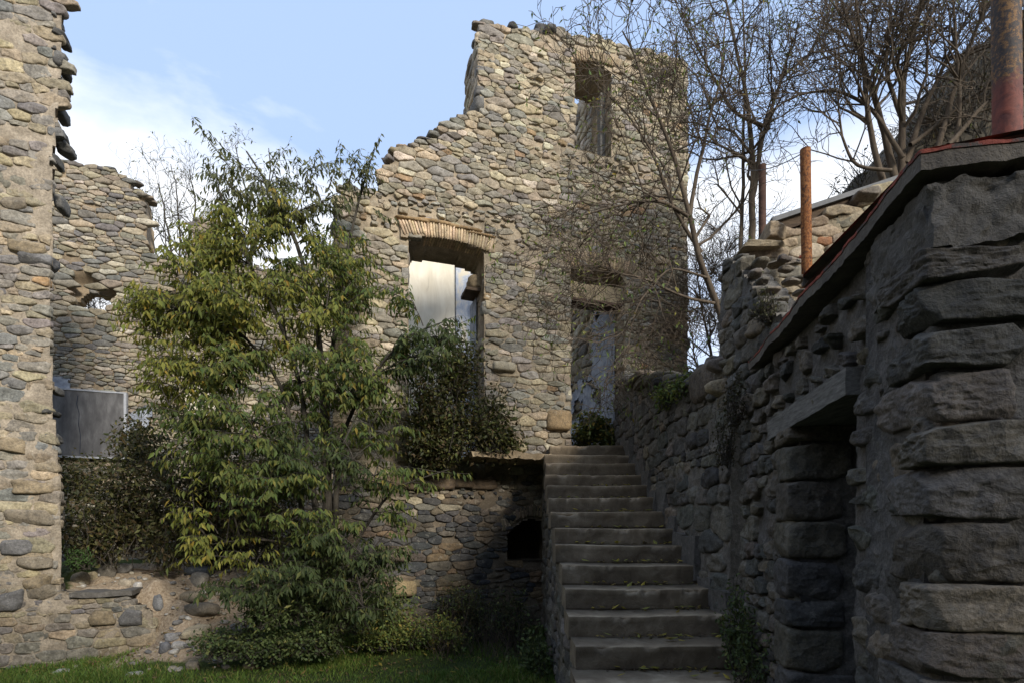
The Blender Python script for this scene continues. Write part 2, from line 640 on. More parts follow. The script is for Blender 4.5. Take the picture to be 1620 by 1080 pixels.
def noise(t, vec, scale, detail=4.0, rough=.6, dist=0.0):
    return N(t, 'ShaderNodeTexNoise', {'Vector': vec, 'Scale': scale, 'Detail': detail, 'Roughness': rough, 'Distortion': dist}).outputs[0]


def stone_mat(name, bump=.5, lichen=.35, dark=.5, fine=60., pale=(.42, .40, .33), moss=0.0, rough=.92, chip=0.0):
    m, t, b, out, pos = new_mat(name)
    col = N(t, 'ShaderNodeAttribute', attribute_name='col').outputs['Color']
    alp = t.nodes[-1].outputs['Alpha']
    n1 = noise(t, pos, 7., 6., .65)
    n2 = noise(t, pos, 24., 5., .7, .4)
    n3 = noise(t, pos, fine, 4., .7)
    k = N(t, 'ShaderNodeMapRange', {'Value': n1, 'From Min': .3, 'From Max': .7, 'To Min': .66, 'To Max': 1.34}).outputs[0]
    k3 = N(t, 'ShaderNodeMapRange', {'Value': n3, 'From Min': .25, 'From Max': .75, 'To Min': .58, 'To Max': 1.42}).outputs[0]
    kk = math_(t, 'MULTIPLY', k, k3)
    c = mixc(t, 1.0, col, N(t, 'ShaderNodeCombineColor', {0: kk, 1: kk, 2: kk}).outputs[0], 'MULTIPLY')
    dk = ramp(t, n2, [(.50, (0, 0, 0)), (.62, (1, 1, 1))])
    c = mixc(t, math_(t, 'MULTIPLY', math_(t, 'MULTIPLY', dk, dark), alp), c, (.045, .045, .047))
    pl = ramp(t, noise(t, pos, 15., 7., .72, .6), [(.57, (0, 0, 0)), (.66, (1, 1, 1))])
    c = mixc(t, math_(t, 'MULTIPLY', pl, lichen), c, pale)
    if moss:
        ms = ramp(t, noise(t, pos, 3.2, 6., .7), [(.55, (0, 0, 0)), (.7, (1, 1, 1))])
        c = mixc(t, math_(t, 'MULTIPLY', ms, moss), c, (.05, .055, .02))
    t.links.new(c, b.inputs['Base Color'])
    b.inputs['Roughness'].default_value = rough
    b.inputs['Specular IOR Level'].default_value = .25
    hgt = math_(t, 'ADD', math_(t, 'MULTIPLY', n2, .6), math_(t, 'MULTIPLY', n3, .5))
    if chip:
        wv = N(t, 'ShaderNodeVectorMath', {0: pos, 1: N(t, 'ShaderNodeVectorMath', {0: N(t, 'ShaderNodeTexNoise', {'Vector': pos, 'Scale': 9.0}).outputs['Color'], 'Scale': .09}, operation='SCALE').outputs[0]}, operation='ADD').outputs[0]
        vor = N(t, 'ShaderNodeTexVoronoi', {'Vector': wv, 'Scale': 13.}).outputs['Distance']
        hgt = math_(t, 'ADD', hgt, math_(t, 'MULTIPLY', vor, chip))
    bp = N(t, 'ShaderNodeBump', {'Height': hgt, 'Strength': bump, 'Distance': .02})
    t.links.new(bp.outputs[0], b.inputs['Normal'])
    return m


def plain_mat(name, stops, scale=5., rough=.85, bump=.3, bscale=40., metallic=0.0, attr=False, stretch=(1, 1, 1), dist=0.0, detail=7.):
    m, t, b, out, pos = new_mat(name)
    mp = N(t, 'ShaderNodeMapping', {'Vector': pos, 'Scale': stretch}).outputs[0]
    c = ramp(t, noise(t, mp, scale, detail, .65, dist), stops)
    if attr:
        a = N(t, 'ShaderNodeAttribute', attribute_name='col').outputs['Color']
        c = mixc(t, 1.0, c, a, 'MULTIPLY')
    t.links.new(c, b.inputs['Base Color'])
    b.inputs['Roughness'].default_value = rough
    b.inputs['Metallic'].default_value = metallic
    b.inputs['Specular IOR Level'].default_value = .3
    bp = N(t, 'ShaderNodeBump', {'Height': noise(t, mp, bscale, 5., .7), 'Strength': bump, 'Distance': .015})
    t.links.new(bp.outputs[0], b.inputs['Normal'])
    return m


def leaf_mat(name, trans=.35, rough=.6, spec=.2):
    m, t, b, out, pos = new_mat(name)
    a = N(t, 'ShaderNodeAttribute', attribute_name='col').outputs['Color']
    t.links.new(a, b.inputs['Base Color'])
    b.inputs['Roughness'].default_value = rough
    b.inputs['Specular IOR Level'].default_value = spec
    tr = N(t, 'ShaderNodeBsdfTranslucent')
    t.links.new(mixc(t, 1.0, a, (1.3, 1.35, .7), 'MULTIPLY'), tr.inputs[0])
    mx = N(t, 'ShaderNodeMixShader', {0: trans, 1: b.outputs[0], 2: tr.outputs[0]})
    t.links.new(mx.outputs[0], out.inputs[0])
    return m


M = {}
M['facade'] = stone_mat('facade stone', .6, .36, .36)
M['left'] = stone_mat('left wall stone', .6, .34, .36, 45.)
M['back'] = stone_mat('back wall stone', .45, .25, .45)
M['low'] = stone_mat('shaded stone', .6, .12, .5, moss=.15)
M['shed'] = stone_mat('shed stone', .8, .3, .45, 75., (.30, .29, .26), moss=.1, rough=.8, chip=1.3)
M['stairwall'] = stone_mat('stair wall stone', .75, .25, .45, 70., (.28, .265, .235), moss=.12, chip=1.0)
M['garden'] = stone_mat('garden wall stone', .6, .25, .3)
M['rock'] = stone_mat('loose stone', .5, .2, .3)
M['brick'] = stone_mat('thin brick', .5, .2, .25, 70., (.55, .46, .33))
M['concrete'] = plain_mat('worn concrete', [(.28, (.125, .096, .064)), (.5, (.20, .158, .108)), (.62, (.265, .215, .15)), (.75, (.36, .30, .22))], 4.5, .92, .55, 55., attr=True, dist=.5)
M['cement'] = plain_mat('cement render', [(.3, (.085, .078, .068)), (.55, (.13, .12, .105)), (.75, (.21, .195, .17))], 22., .92, 1.0, 60.)
M['redpaint'] = plain_mat('flaking red paint', [(.46, (.075, .062, .052)), (.51, (.22, .05, .032)), (.65, (.33, .08, .05))], 9., .8, .6, 60.)
M['slate'] = plain_mat('roof slab', [(.3, (.08, .07, .06)), (.6, (.15, .13, .105)), (.8, (.2, .165, .12))], 8., .9, .8, 45.)
M['wood'] = plain_mat('grey weathered wood', [(.3, (.09, .085, .075)), (.5, (.18, .17, .15)), (.7, (.27, .255, .23))], 3., .85, .6, 30., stretch=(14, 3, 30))
M['oldwood'] = plain_mat('dark old wood', [(.3, (.05, .035, .025)), (.7, (.14, .10, .065))], 4., .9, .6, 30., stretch=(2, 2, 20))
M['bluedoor'] = plain_mat('dark blue metal', [(.3, (.020, .026, .040)), (.7, (.034, .044, .066))], 6., .6, .2, 60.)
M['board'] = plain_mat('blackboard', [(.3, (.07, .068, .068)), (.5, (.11, .107, .106)), (.72, (.18, .175, .172))], 4., .85, .15, 60., stretch=(2.2, 2.2, .7))
M['frame'] = plain_mat('pale painted edge', [(.3, (.28, .29, .31)), (.7, (.42, .43, .45))], 10., .8, .4, 50.)
M['plaster'] = plain_mat('stained beige plaster', [(.28, (.42, .37, .28)), (.40, (.70, .63, .49)), (.7, (.84, .78, .64))], 1.6, .9, .3, 40., stretch=(2.6, 2.6, .7), dist=.8)
M['blue'] = plain_mat('flaking blue wash', [(.34, (.27, .31, .38)), (.46, (.42, .47, .55)), (.53, (.56, .57, .58)), (.60, (.68, .62, .49))], 2.6, .9, .4, 40., stretch=(1.6, 1.6, 1.), dist=.4)
M['bluegrey'] = plain_mat('blue grey wash', [(.3, (.17, .185, .22)), (.5, (.29, .315, .36)), (.7, (.41, .43, .46))], 7., .9, .4, 40.)
M['rust'] = plain_mat('rusted pole', [(.36, (.035, .022, .016)), (.45, (.13, .05, .018)), (.54, (.24, .085, .022)), (.60, (.28, .15, .06)), (.63, (.19, .065, .02)), (.70, (.07, .03, .015))], 60., .85, .25, 90., stretch=(1, 1, .8), dist=.2)
M['darkrust'] = plain_mat('dark rusted post', [(.3, (.06, .035, .028)), (.7, (.13, .07, .05))], 14., .85, .5, 70.)
M['metal'] = plain_mat('dull metal sheet', [(.3, (.085, .088, .09)), (.7, (.14, .143, .146))], 6., .6, .15, 40., metallic=.2)
M['bark'] = plain_mat('bark', [(.3, (.035, .03, .024)), (.6, (.075, .065, .05)), (.8, (.11, .095, .075))], 9., .9, .8, 50., stretch=(3, 3, .8))
M['greybark'] = plain_mat('grey bark', [(.3, (.065, .048, .034)), (.6, (.13, .10, .07)), (.8, (.19, .155, .11))], 9., .9, .6, 50., stretch=(3, 3, .8))
M['leaf'] = leaf_mat('leaf', .38)
M['dullleaf'] = leaf_mat('dull leaf', .25, .6, .25)
M['grass'] = leaf_mat('grass blade', .3, .6, .2)
M['wire'] = plain_mat('wire', [(.3, (.07, .07, .07)), (.7, (.10, .10, .10))], 5.)


def flue_mat():
    m, t, b, out, pos = new_mat('flue paint')
    z = N(t, 'ShaderNodeSeparateXYZ', {'Vector': pos}).outputs
    nn = noise(t, pos, 22., 7., .7, .4)
    base = ramp(t, nn, [(.40, (.10, .028, .02)), (.6, (.21, .055, .032)), (.7, (.27, .08, .045))])
    soot = ramp(t, noise(t, pos, 52., 8., .8, .2), [(.46, (.035, .03, .028)), (.52, (.09, .05, .028)), (.58, (.24, .13, .04)), (.66, (.17, .065, .026))])
    zz = math_(t, 'ADD', z[2], math_(t, 'MULTIPLY', math_(t, 'SUBTRACT', nn, .5), .35))
    f = N(t, 'ShaderNodeMapRange', {'Value': zz, 'From Min': 3.26, 'From Max': 3.31}).outputs[0]
    t.links.new(mixc(t, f, base, soot), b.inputs['Base Color'])
    b.inputs['Roughness'].default_value = .75
    bp = N(t, 'ShaderNodeBump', {'Height': nn, 'Strength': .4, 'Distance': .01})
    t.links.new(bp.outputs[0], b.inputs['Normal'])
    return m


M['flue'] = flue_mat()


def ground_mat():
    m, t, b, out, pos = new_mat('earth and turf')
    a = N(t, 'ShaderNodeAttribute', attribute_name='col').outputs['Color']
    sx = N(t, 'ShaderNodeSeparateColor', {0: a}).outputs
    n1 = noise(t, pos, 5., 8., .7)
    n2 = noise(t, pos, 34., 6., .75)
    soil = ramp(t, n2, [(.3, (.17, .125, .082)), (.5, (.31, .24, .165)), (.62, (.40, .33, .24)), (.72, (.54, .48, .39))])
    turf = ramp(t, n2, [(.3, (.03, .04, .014)), (.55, (.055, .075, .022)), (.75, (.085, .085, .04))])
    f = math_(t, 'ADD', sx[0], math_(t, 'MULTIPLY', math_(t, 'SUBTRACT', n1, .5), .7))
    f = ramp(t, f, [(.42, (0, 0, 0)), (.58, (1, 1, 1))])
    t.links.new(mixc(t, f, turf, soil), b.inputs['Base Color'])
    b.inputs['Roughness'].default_value = .95
    b.inputs['Specular IOR Level'].default_value = .15
    bp = N(t, 'ShaderNodeBump', {'Height': math_(t, 'ADD', n2, n1), 'Strength': .8, 'Distance': .03})
    t.links.new(bp.outputs[0], b.inputs['Normal'])
    return m


M['ground'] = ground_mat()
M['hill'] = plain_mat('rocky bank', [(.3, (.045, .04, .03)), (.5, (.10, .085, .062)), (.62, (.14, .12, .085)), (.75, (.07, .07, .035))], 3., .95, .9, 18., dist=.6)
M['flat'] = plain_mat('rendered house wall', [(.3, (.16, .14, .11)), (.7, (.24, .21, .17))], 2.)
M['tile'] = plain_mat('roof tile', [(.3, (.12, .07, .05)), (.7, (.2, .12, .08))], 4.)
M['glass'] = plain_mat('dark pane', [(.3, (.02, .022, .025)), (.7, (.03, .033, .037))], 3., .15)

# ------------------------------------------------------------------ ground and hillside
FA = frame((0, 8.14, 0), 18.0)          # the ruined street front
BK = frame((0, 13.0, 0), 18.0)          # the wall at the back of the room


def facade_su(X, Y):
    O, U, V, Nn = FA
    s = -((X - O[0]) * Nn[0] + (Y - O[1]) * Nn[1])
    u = (X - O[0]) * U[0] + (Y - O[1]) * U[1]
    return s, u


def ground_h(X, Y):
    X, Y = np.asarray(X, float), np.asarray(Y, float)
    s, u = facade_su(X, Y)
    left = sstep(-4.35, -4.75, u)
    lo = -.75 * (1 - left) + .02 * left
    hi = 1.0 * (1 - left) + .32 * left
    t = np.clip((s - lo) / (hi - lo), 0, 1)
    m = t * t * (3 - 2 * t) * (.92 - .1 * left + .18 * sstep(.3, 1.6, s))
    gap = sstep(-1.9, -2.9, u)
    h = m * gap
    h = h + (1 - gap) * .12 * sstep(-1.2, -.1, s)
    h = h + .20 * np.exp(-((u + 4.45) / .55) ** 2) * sstep(-1.0, -.15, s) * sstep(.6, .1, s)
    far = sstep(14, 30, np.hypot(X, Y))
    P = np.stack([X, Y, X * 0], -1)
    h = h + (fbm(P * .9, 3, 41) * .05 + fbm(P * 5, 3, 42) * .022 * (1 + 1.5 * m * gap)) * (1 - far * .6)
    return h


def build_ground():
    def ax(lo, hi, fine, a, b):
        f = np.arange(lo, hi, fine)
        l = lo - np.cumsum(.1 * 1.25 ** np.arange(a))
        r = hi + np.cumsum(.1 * 1.25 ** np.arange(b))
        return np.concatenate([l[::-1], f, r])
    xs, ys = ax(-7.5, 1.6, .05, 32, 32), ax(4.6, 9.6, .05, 32, 32)
    X, Y = np.meshgrid(xs, ys, indexing='ij')
    Z = ground_h(X, Y)
    s, u = facade_su(X, Y)
    # bare earth: on the collapsed gap and spilling out to the front of it
    gapm = sstep(-6.2, -5.5, u) * sstep(-2.7, -3.6, u)
    spill = sstep(-5.5, -4.9, u) * sstep(-3.1, -3.7, u)
    soil = gapm * sstep(-.05, .2, s) * .85 + spill * sstep(-.95, -.5, s) * .75
    soil = np.clip(soil + .35 * sstep(7.4, 7.7, Y) * sstep(-1.6, -.4, X) * (X < .4), 0, 1)
    mb = MB()
    n1, n2 = X.shape
    idx = np.arange(n1 * n2).reshape(n1, n2)
    q = np.stack([idx[:-1, :-1], idx[1:, :-1], idx[1:, 1:], idx[:-1, 1:]], -1).reshape(-1, 4)
    c = np.stack([soil, soil, soil], -1).reshape(-1, 3)
    mb.add(np.stack([X, Y, Z], -1).reshape(-1, 3), q, None, c)
    return tag(mb.build('ground', M['ground']), kind='structure')


build_ground()


def hill_h(X, Y):
    X, Y = np.asarray(X, float), np.asarray(Y, float)
    k = X / np.maximum(Y, .1) * 8.0                     # the bank climbs along rays away from the lane
    prof = np.interp(k, [1.5, 2.9, 3.5, 4.1, 4.7, 7.2, 9.5, 16], [3.0, 3.25, 3.7, 4.9, 6.3, 8.9, 10.5, 13.])
    low = np.interp(Y, [4.3, 5.0, 8.0, 12., 30.], [2.75, 2.85, 3.5, 4.0, 4.5])
    w = sstep(5.2, 8.0, Y)
    h = low * (1 - w) + np.maximum(prof, low) * w
    h = h + sstep(2.2, 5., X) * (1 - w) * .9
    P = np.stack([X, Y, X * 0], -1)
    return h + fbm(P * 1.3, 4, 51) * .16 * sstep(2., 4., X) + fbm(P * 6, 2, 52) * .03


def build_hill():
    xs = np.concatenate([np.arange(1.78, 9, .08), np.arange(9, 40, .8)])
    ys = np.concatenate([np.arange(4.42, 11, .08), np.arange(11, 40, .8)])
    X, Y = np.meshgrid(xs, ys, indexing='ij')
    Z = hill_h(X, Y)
    n1, n2 = X.shape
    V = np.stack([X, Y, Z], -1)
    Bt = np.stack([X, Y, X * 0 - .3], -1)
    idx = np.arange(n1 * n2).reshape(n1, n2)
    q = [np.stack([idx[:-1, :-1], idx[1:, :-1], idx[1:, 1:], idx[:-1, 1:]], -1).reshape(-1, 4)]
    Mx = n1 * n2
    for l in (idx[0, :], idx[:, 0][::-1], idx[-1, :][::-1], idx[:, -1]):
        q.append(np.stack([l[:-1], l[1:], l[1:] + Mx, l[:-1] + Mx], 1))
    mb = MB()
    mb.add(np.concatenate([V.reshape(-1, 3), Bt.reshape(-1, 3)]), np.concatenate(q))
    return tag(mb.build('hillside', M['hill']), kind='structure')


build_hill()

# ------------------------------------------------------------------ ruined house front
fa = lambda x, y: on(FA, x, y)


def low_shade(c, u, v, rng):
    """the footing courses under the landing: damp stone, colour darkened further for shade of tree and landing"""
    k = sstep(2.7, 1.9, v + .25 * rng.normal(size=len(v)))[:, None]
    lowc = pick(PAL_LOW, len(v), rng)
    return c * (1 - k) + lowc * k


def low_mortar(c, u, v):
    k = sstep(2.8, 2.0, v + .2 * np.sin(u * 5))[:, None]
    return c * (1 - k) + np.array([.13, .105, .075]) * k  # mortar darkened along with the footing stones, shade included


front = empty('ruined_house_front', P3(FA, 0, 0, 0), 'tall broken stone house front with two doorways at the top of the steps', 'ruin')
pts = [(530, 1010), (1094, 1010), (1087, 610), (1080, 300), (1076, 92), (1050, 82), (1000, 72), (960, 62), (925, 55), (905, 52), (880, 45),
       (850, 48), (826, 47), (800, 40), (775, 32), (757, 45), (756, 110), (760, 168), (738, 176), (715, 192), (682, 214), (650, 230), (622, 240),
       (604, 258), (600, 288), (570, 300), (535, 296), (528, 350)]
fp = [fa(*p) for p in pts]
fp[0] = (fp[0][0], -.15)
fp[1] = (fp[1][0] - .06, -.15)
for i_ in (2, 3, 4):
    fp[i_] = (fp[1][0], fp[i_][1])
uL0, uL1 = fa(646, 500)[0], fa(768, 500)[0]
uR0, uR1 = fa(904, 500)[0], fa(990, 500)[0]
uW0, uW1 = fa(911, 150)[0], fa(970, 150)[0]
vLt, vRt = 5.79, fa(950, 436)[1] + .12
vW0, vW1 = fa(940, 241)[1], fa(940, 100)[1]
FLOOR = 2.66


def rect(a, b, c, d):
    return [(a, c), (b, c), (b, d), (a, d)]


def arc_top(a, b, c, d, rise, n=6):
    return [(a, c), (b, c)] + [(b + (a - b) * i / n, d + rise * (1 - (2 * i / n - 1) ** 2)) for i in range(n + 1)]


uN0, uN1, vN = fa(804, 880)[0], fa(880, 880)[0], 1.52
nicheholes = arc_top(uN0, uN1, 1.12, vN, .24)
holes = [(arc_top(uL0, uL1, FLOOR, vLt - .06, .10), True), (arc_top(uR0, uR1, FLOOR + .1, vRt - .08, .08), True),
         (arc_top(uW0, uW1, vW0, vW1 - .06, .07), True), (nicheholes, True)]
mb = MB()
TF = .75
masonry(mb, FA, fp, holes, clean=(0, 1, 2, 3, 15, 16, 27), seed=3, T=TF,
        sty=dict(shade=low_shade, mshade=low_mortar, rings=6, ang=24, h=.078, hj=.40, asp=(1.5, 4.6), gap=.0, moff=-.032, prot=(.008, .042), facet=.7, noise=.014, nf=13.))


def reveal(mb, fr, u, v0, v1, T, side, seed, sty=None, n0=.0):
    """stone facing of an opening's side or a broken wall end (side=-1 faces towards -u)"""
    O, U, V, Nn = fr
    p = O + u * U
    if side < 0:
        f2 = (p, Nn, V, -U)
        poly = rect(-T, n0, v0, v1)
    else:
        f2 = (p, -Nn, V, U)
        poly = rect(-n0, T, v0, v1)
    masonry(mb, f2, poly, (), clean=(0, 1, 2, 3), seed=seed, body=False, sty=sty)


reveal(mb, FA, uL0, FLOOR, vLt - .05, TF, 1, 5)
reveal(mb, FA, uL1, FLOOR, vLt - .05, TF, -1, 6)
reveal(mb, FA, uR0, FLOOR, vRt - .05, TF, 1, 7)
reveal(mb, FA, uR1, FLOOR, vRt - .05, TF, -1, 8)
reveal(mb, FA, uW0, vW0, vW1 - .05, TF, 1, 9)
reveal(mb, FA, uW1, vW0, vW1 - .05, TF, -1, 10)
uT = fa(757, 110)[0]
reveal(mb, FA, uT, fa(757, 172)[1], fa(757, 48)[1], 1.0, -1, 11, dict(pal=PAL_BACK, prot=(.02, .07)))
box(mb, FA, uT + .04, uT + .6, fa(757, 172)[1], fa(757, 60)[1], -1.0, -TF + .01, (.2, .16, .11))
reveal(mb, FA, fp[0][0], 0, fa(530, 300)[1], TF, -1, 12)
reveal(mb, FA, fp[1][0], 0, fa(1080, 100)[1], TF, 1, 13)
# broken stones along the ragged top, through the thickness of the wall
rng = np.random.default_rng(77)


def cap_stones(mb, fr, pts_uv, T, rng, pal, step=.17, big=1.0, jump=.06, steep=False):
    for (a, b) in zip(pts_uv[:-1], pts_uv[1:]):
        L = math.hypot(b[0] - a[0], b[1] - a[1])
        if abs(b[1] - a[1]) > 1.6 * abs(b[0] - a[0]) + .05 and not steep:
            continue
        for i in range(max(1, int(L / step))):
            t = (i + rng.uniform(.2, .8)) / max(1, int(L / step))
            for nn in (-.06, -.3, -.55):
                if -nn > T:
                    continue
                sz = np.array([rng.uniform(.16, .36), rng.uniform(.2, .3), rng.uniform(.05, .12)]) * big
                u = a[0] + (b[0] - a[0]) * t + rng.normal(0, .03)
                v = a[1] + (b[1] - a[1]) * t + rng.normal(-.02, jump)
                ang = rng.normal(0, .25)
                ex = fr[1] * math.cos(ang) - fr[3] * math.sin(ang)
                ey = fr[3] * math.cos(ang) + fr[1] * math.sin(ang)
                tl = rng.normal(0, .1)
                ex2 = ex * math.cos(tl) + fr[2] * math.sin(tl)
                ez2 = fr[2] * math.cos(tl) - ex * math.sin(tl)
                stone(mb, P3(fr, u, v, nn - rng.uniform(0, .08)), sz, ex2, ey, ez2, m=rng.uniform(3.5, 7), noise=.12, col=pick(pal, 1, rng)[0],
                      seed=int(rng.integers(1e6)), res=(18, 12), facet=.95)


PAL_TOP = [((.15, .14, .12), 4), ((.21, .185, .145), 4), ((.11, .105, .10), 3), ((.28, .23, .16), 2)]
cap_stones(mb, FA, [fa(*p) for p in pts[4:16]], TF, rng, PAL_TOP, step=.13, big=.68, jump=.035)
cap_stones(mb, FA, [fa(*p) for p in pts[19:28]], TF, rng, PAL_TOP, step=.13, big=.75, jump=.035)
# thin flat relieving stones above the left arch, dressed blocks beside the doorways
for (x, y, w, h) in ((690, 352, 70, 7), (735, 362, 60, 6), (760, 372, 50, 5), (655, 348, 60, 6)):
    u, v = fa(x, y)
    stone(mb, P3(FA, u, v, -.065), (w / 108, .22, h / 115), FA[1], FA[3], FA[2], m=5, noise=.06, col=(.30, .2, .1), seed=x, res=(20, 10), facet=.4)
for (x, y, w, h, c) in ((884, 664, 42, 32, (.30, .215, .12)), (797, 580, 40, 16, (.33, .29, .21)), (640, 930, 40, 26, (.26, .20, .11)), (625, 875, 50, 26, (.12, .095, .065)),
                        (560, 876, 62, 36, (.075, .07, .062)), (590, 600, 50, 18, (.22, .19, .14))):
    u, v = fa(x, y)
    s_ = np.linalg.norm(P3(FA, u, v, 0)[:2])
    k = FX / (8.14 + .325 * u * .951)
    stone(mb, P3(FA, u, v, -.05), (w / k, .28, h / k), FA[1], FA[3], FA[2], m=7, noise=.05, col=c, seed=x, res=(26, 16), facet=.3)
mb.build('stone_wall', M['facade'], front)


def brick_arch(name, fr, u0, u1, v0, v1, rise, h, n, seed, proud=.03, lift=(), col=(.56, .43, .28), depth=.3):
    rng = np.random.default_rng(seed)
    mb = MB()
    for i in range(n):
        t = (i + .5) / n
        u = u0 + (u1 - u0) * t
        v = v0 + (v1 - v0) * t + rise * (1 - (2 * t - 1) ** 2)
        a = (t - .5) * -.55 * 1.0
        if i in lift:
            v += .035
            a += .12
        ex = fr[1] * math.cos(a) + fr[2] * math.sin(a)
        ez = fr[2] * math.cos(a) - fr[1] * math.sin(a)
        hh = h * rng.uniform(.92, 1.06)
        w = (u1 - u0) / n * rng.uniform(.74, .9)
        c = np.array(col) * rng.uniform(.72, 1.18) * (1 + rng.uniform(-.05, .05, 3))
        stone(mb, P3(fr, u, v + hh / 2, proud - depth / 2 + rng.normal(0, .006)), (w, depth, hh), ex, fr[3], ez, m=9, noise=.05, col=c, seed=int(rng.integers(1e6)), res=(14, 12))
    # mortar bed behind the bricks
    for i in range(14):
        t = (i + .5) / 14
        u = u0 + (u1 - u0) * t
        v = v0 + (v1 - v0) * t + rise * (1 - (2 * t - 1) ** 2) + .015
        box(mb, fr, u - (u1 - u0) / 28, u + (u1 - u0) / 28, v, v + h * .9, proud - depth, proud - .02, (.36, .28, .19))
    return mb.build(name, M['brick'], front)


a0, a1 = fa(634, 378), fa(783, 404)
brick_arch('brick_arch', FA, a0[0], a1[0], a0[1] - .0, a1[1] - .0, .10, .235, 34, 1, lift=(0, 1, 2, 3, 4, 5, 6, 7))
a0, a1 = fa(893, 424), fa(1008, 441)
brick_arch('brick_arch', FA, a0[0], a1[0], a0[1] + .0, a1[1] + .0, .08, .24, 26, 2, proud=.02, col=(.40, .30, .19))
a0, a1 = fa(902, 99), fa(985, 112)
brick_arch('brick_arch', FA, a0[0], a1[0], a0[1], a1[1], .07, .17, 22, 3, proud=.02, col=(.36, .28, .18))
# niche arch of rough thin stones
a0, a1 = uN0 - .10, uN1 + .1
brick_arch('niche_arch', FA, a0, a1, vN + .01, vN + .01, .26, .19, 18, 4, proud=.015, col=(.17, .135, .09))

mb = MB()      # flat lintel in the right doorway below the relieving arch
box(mb, FA, uR0 - .02, uR1 + .02, fa(947, 472)[1], fa(947, 447)[1], -.42, -.10, (.40, .32, .2), .012, 14)
mb.build('door_lintel', M['brick'], front)
mb = MB()
box(mb, FA, uR0 - .02, uR1 + .02, fa(947, 472)[1] - .035, fa(947, 472)[1], -.40, -.08, (1, 1, 1), .004, 10)
mb.build('lintel_bar', M['darkrust'], front)
mb = MB()      # corbel stone of the left doorway, wooden plate under it
vC = fa(760, 432)[1]
stone(mb, P3(FA, uL1 - .05, vC, -.42), (.26, .34, .22), FA[1], FA[3], FA[2], m=5, noise=.08, col=(.3, .23, .14), seed=5, facet=.4)
mb.build('corbel', M['brick'], front)
mb = MB()
box(mb, FA, uL1 - .24, uL1 + .06, vC - .17, vC - .12, -.62, -.22, (1, 1, 1), .006, 20)
mb.build('corbel_plate', M['oldwood'], front)
mb = MB()      # blue wash left on the inner part of the left doorway's side
box(mb, FA, uL1 - .055, uL1 - .04, FLOOR, vC - .2, -TF - .02, -.40, (1, 1, 1), .004, 14)
mb.build('jamb_plaster', M['bluegrey'], front)
mb = MB()      # the same on the right doorway
box(mb, FA, uR1 - .05, uR1 - .035, FLOOR, fa(947, 476)[1], -TF - .02, -.30, (1, 1, 1), .004, 14)
mb.build('jamb_plaster', M['bluegrey'], front)
mb = MB()      # grey wooden post left in the upper window
box(mb, FA, uW1 - .10, uW1 - .02, vW0 + .0, vW1 - .22, -.36, -.24, (1, 1, 1), .004, 14)
mb.build('window_post', M['wood'], front)
mb = MB()      # the ledge of worn blocks under the left doorway, springing of the lost vault
for i in range(6):
    x = 600 + i * 33
    u, v = fa(x, 764)
    stone(mb, P3(FA, u, v + .02 * math.sin(i * 2), -.105), (.42, .32, .17), FA[1], FA[3], FA[2], m=9, noise=.06, col=(np.array([.125, .09, .058]) * (1 + .15 * math.sin(i * 3))), seed=40 + i, res=(22, 14), facet=.3)
mb.build('ledge', M['low'], front)

# floor of the lost rooms behind the front
mb = MB()
box(mb, FA, fp[0][0] + .1, fp[1][0] - .1, FLOOR - .2, FLOOR, -4.6, -TF + .02, (1, 1, 1))
tag(mb.build('floor', M['slate']), kind='structure')
# dark back of the niche below
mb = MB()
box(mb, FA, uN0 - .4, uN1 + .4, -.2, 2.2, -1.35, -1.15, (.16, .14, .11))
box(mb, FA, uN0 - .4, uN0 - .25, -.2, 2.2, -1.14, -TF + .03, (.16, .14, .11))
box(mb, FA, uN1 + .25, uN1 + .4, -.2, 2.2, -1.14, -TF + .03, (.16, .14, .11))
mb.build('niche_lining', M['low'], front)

# cross wall running back from the right side of the front
O_, U_, V_, N_ = FA
pc = O_ + (uR1 + .02) * U_
XW = (pc, N_, V_, -U_)
cross = empty('partition_wall', P3(XW, -2, 0, 0), 'rubble cross wall with flaking blue wash seen through the right doorway', 'wall')
mb = MB()
xp = [(-TF - .02, FLOOR), (-TF - .02, 10.2), (-1.5, 10.3), (-1.95, 10.15), (-2.2, 9.0), (-3.0, 8.2), (-4.5, 7.6), (-4.9, 6.8), (-4.9, FLOOR)]
xp = xp[::-1]
masonry(mb, XW, xp, (), clean=(0, 7, 8), seed=21, T=.5, sty=dict(pal=PAL_BACK, h=.15, ang=14, mres=.05))
mb.build('stone_wall', M['back'], cross)


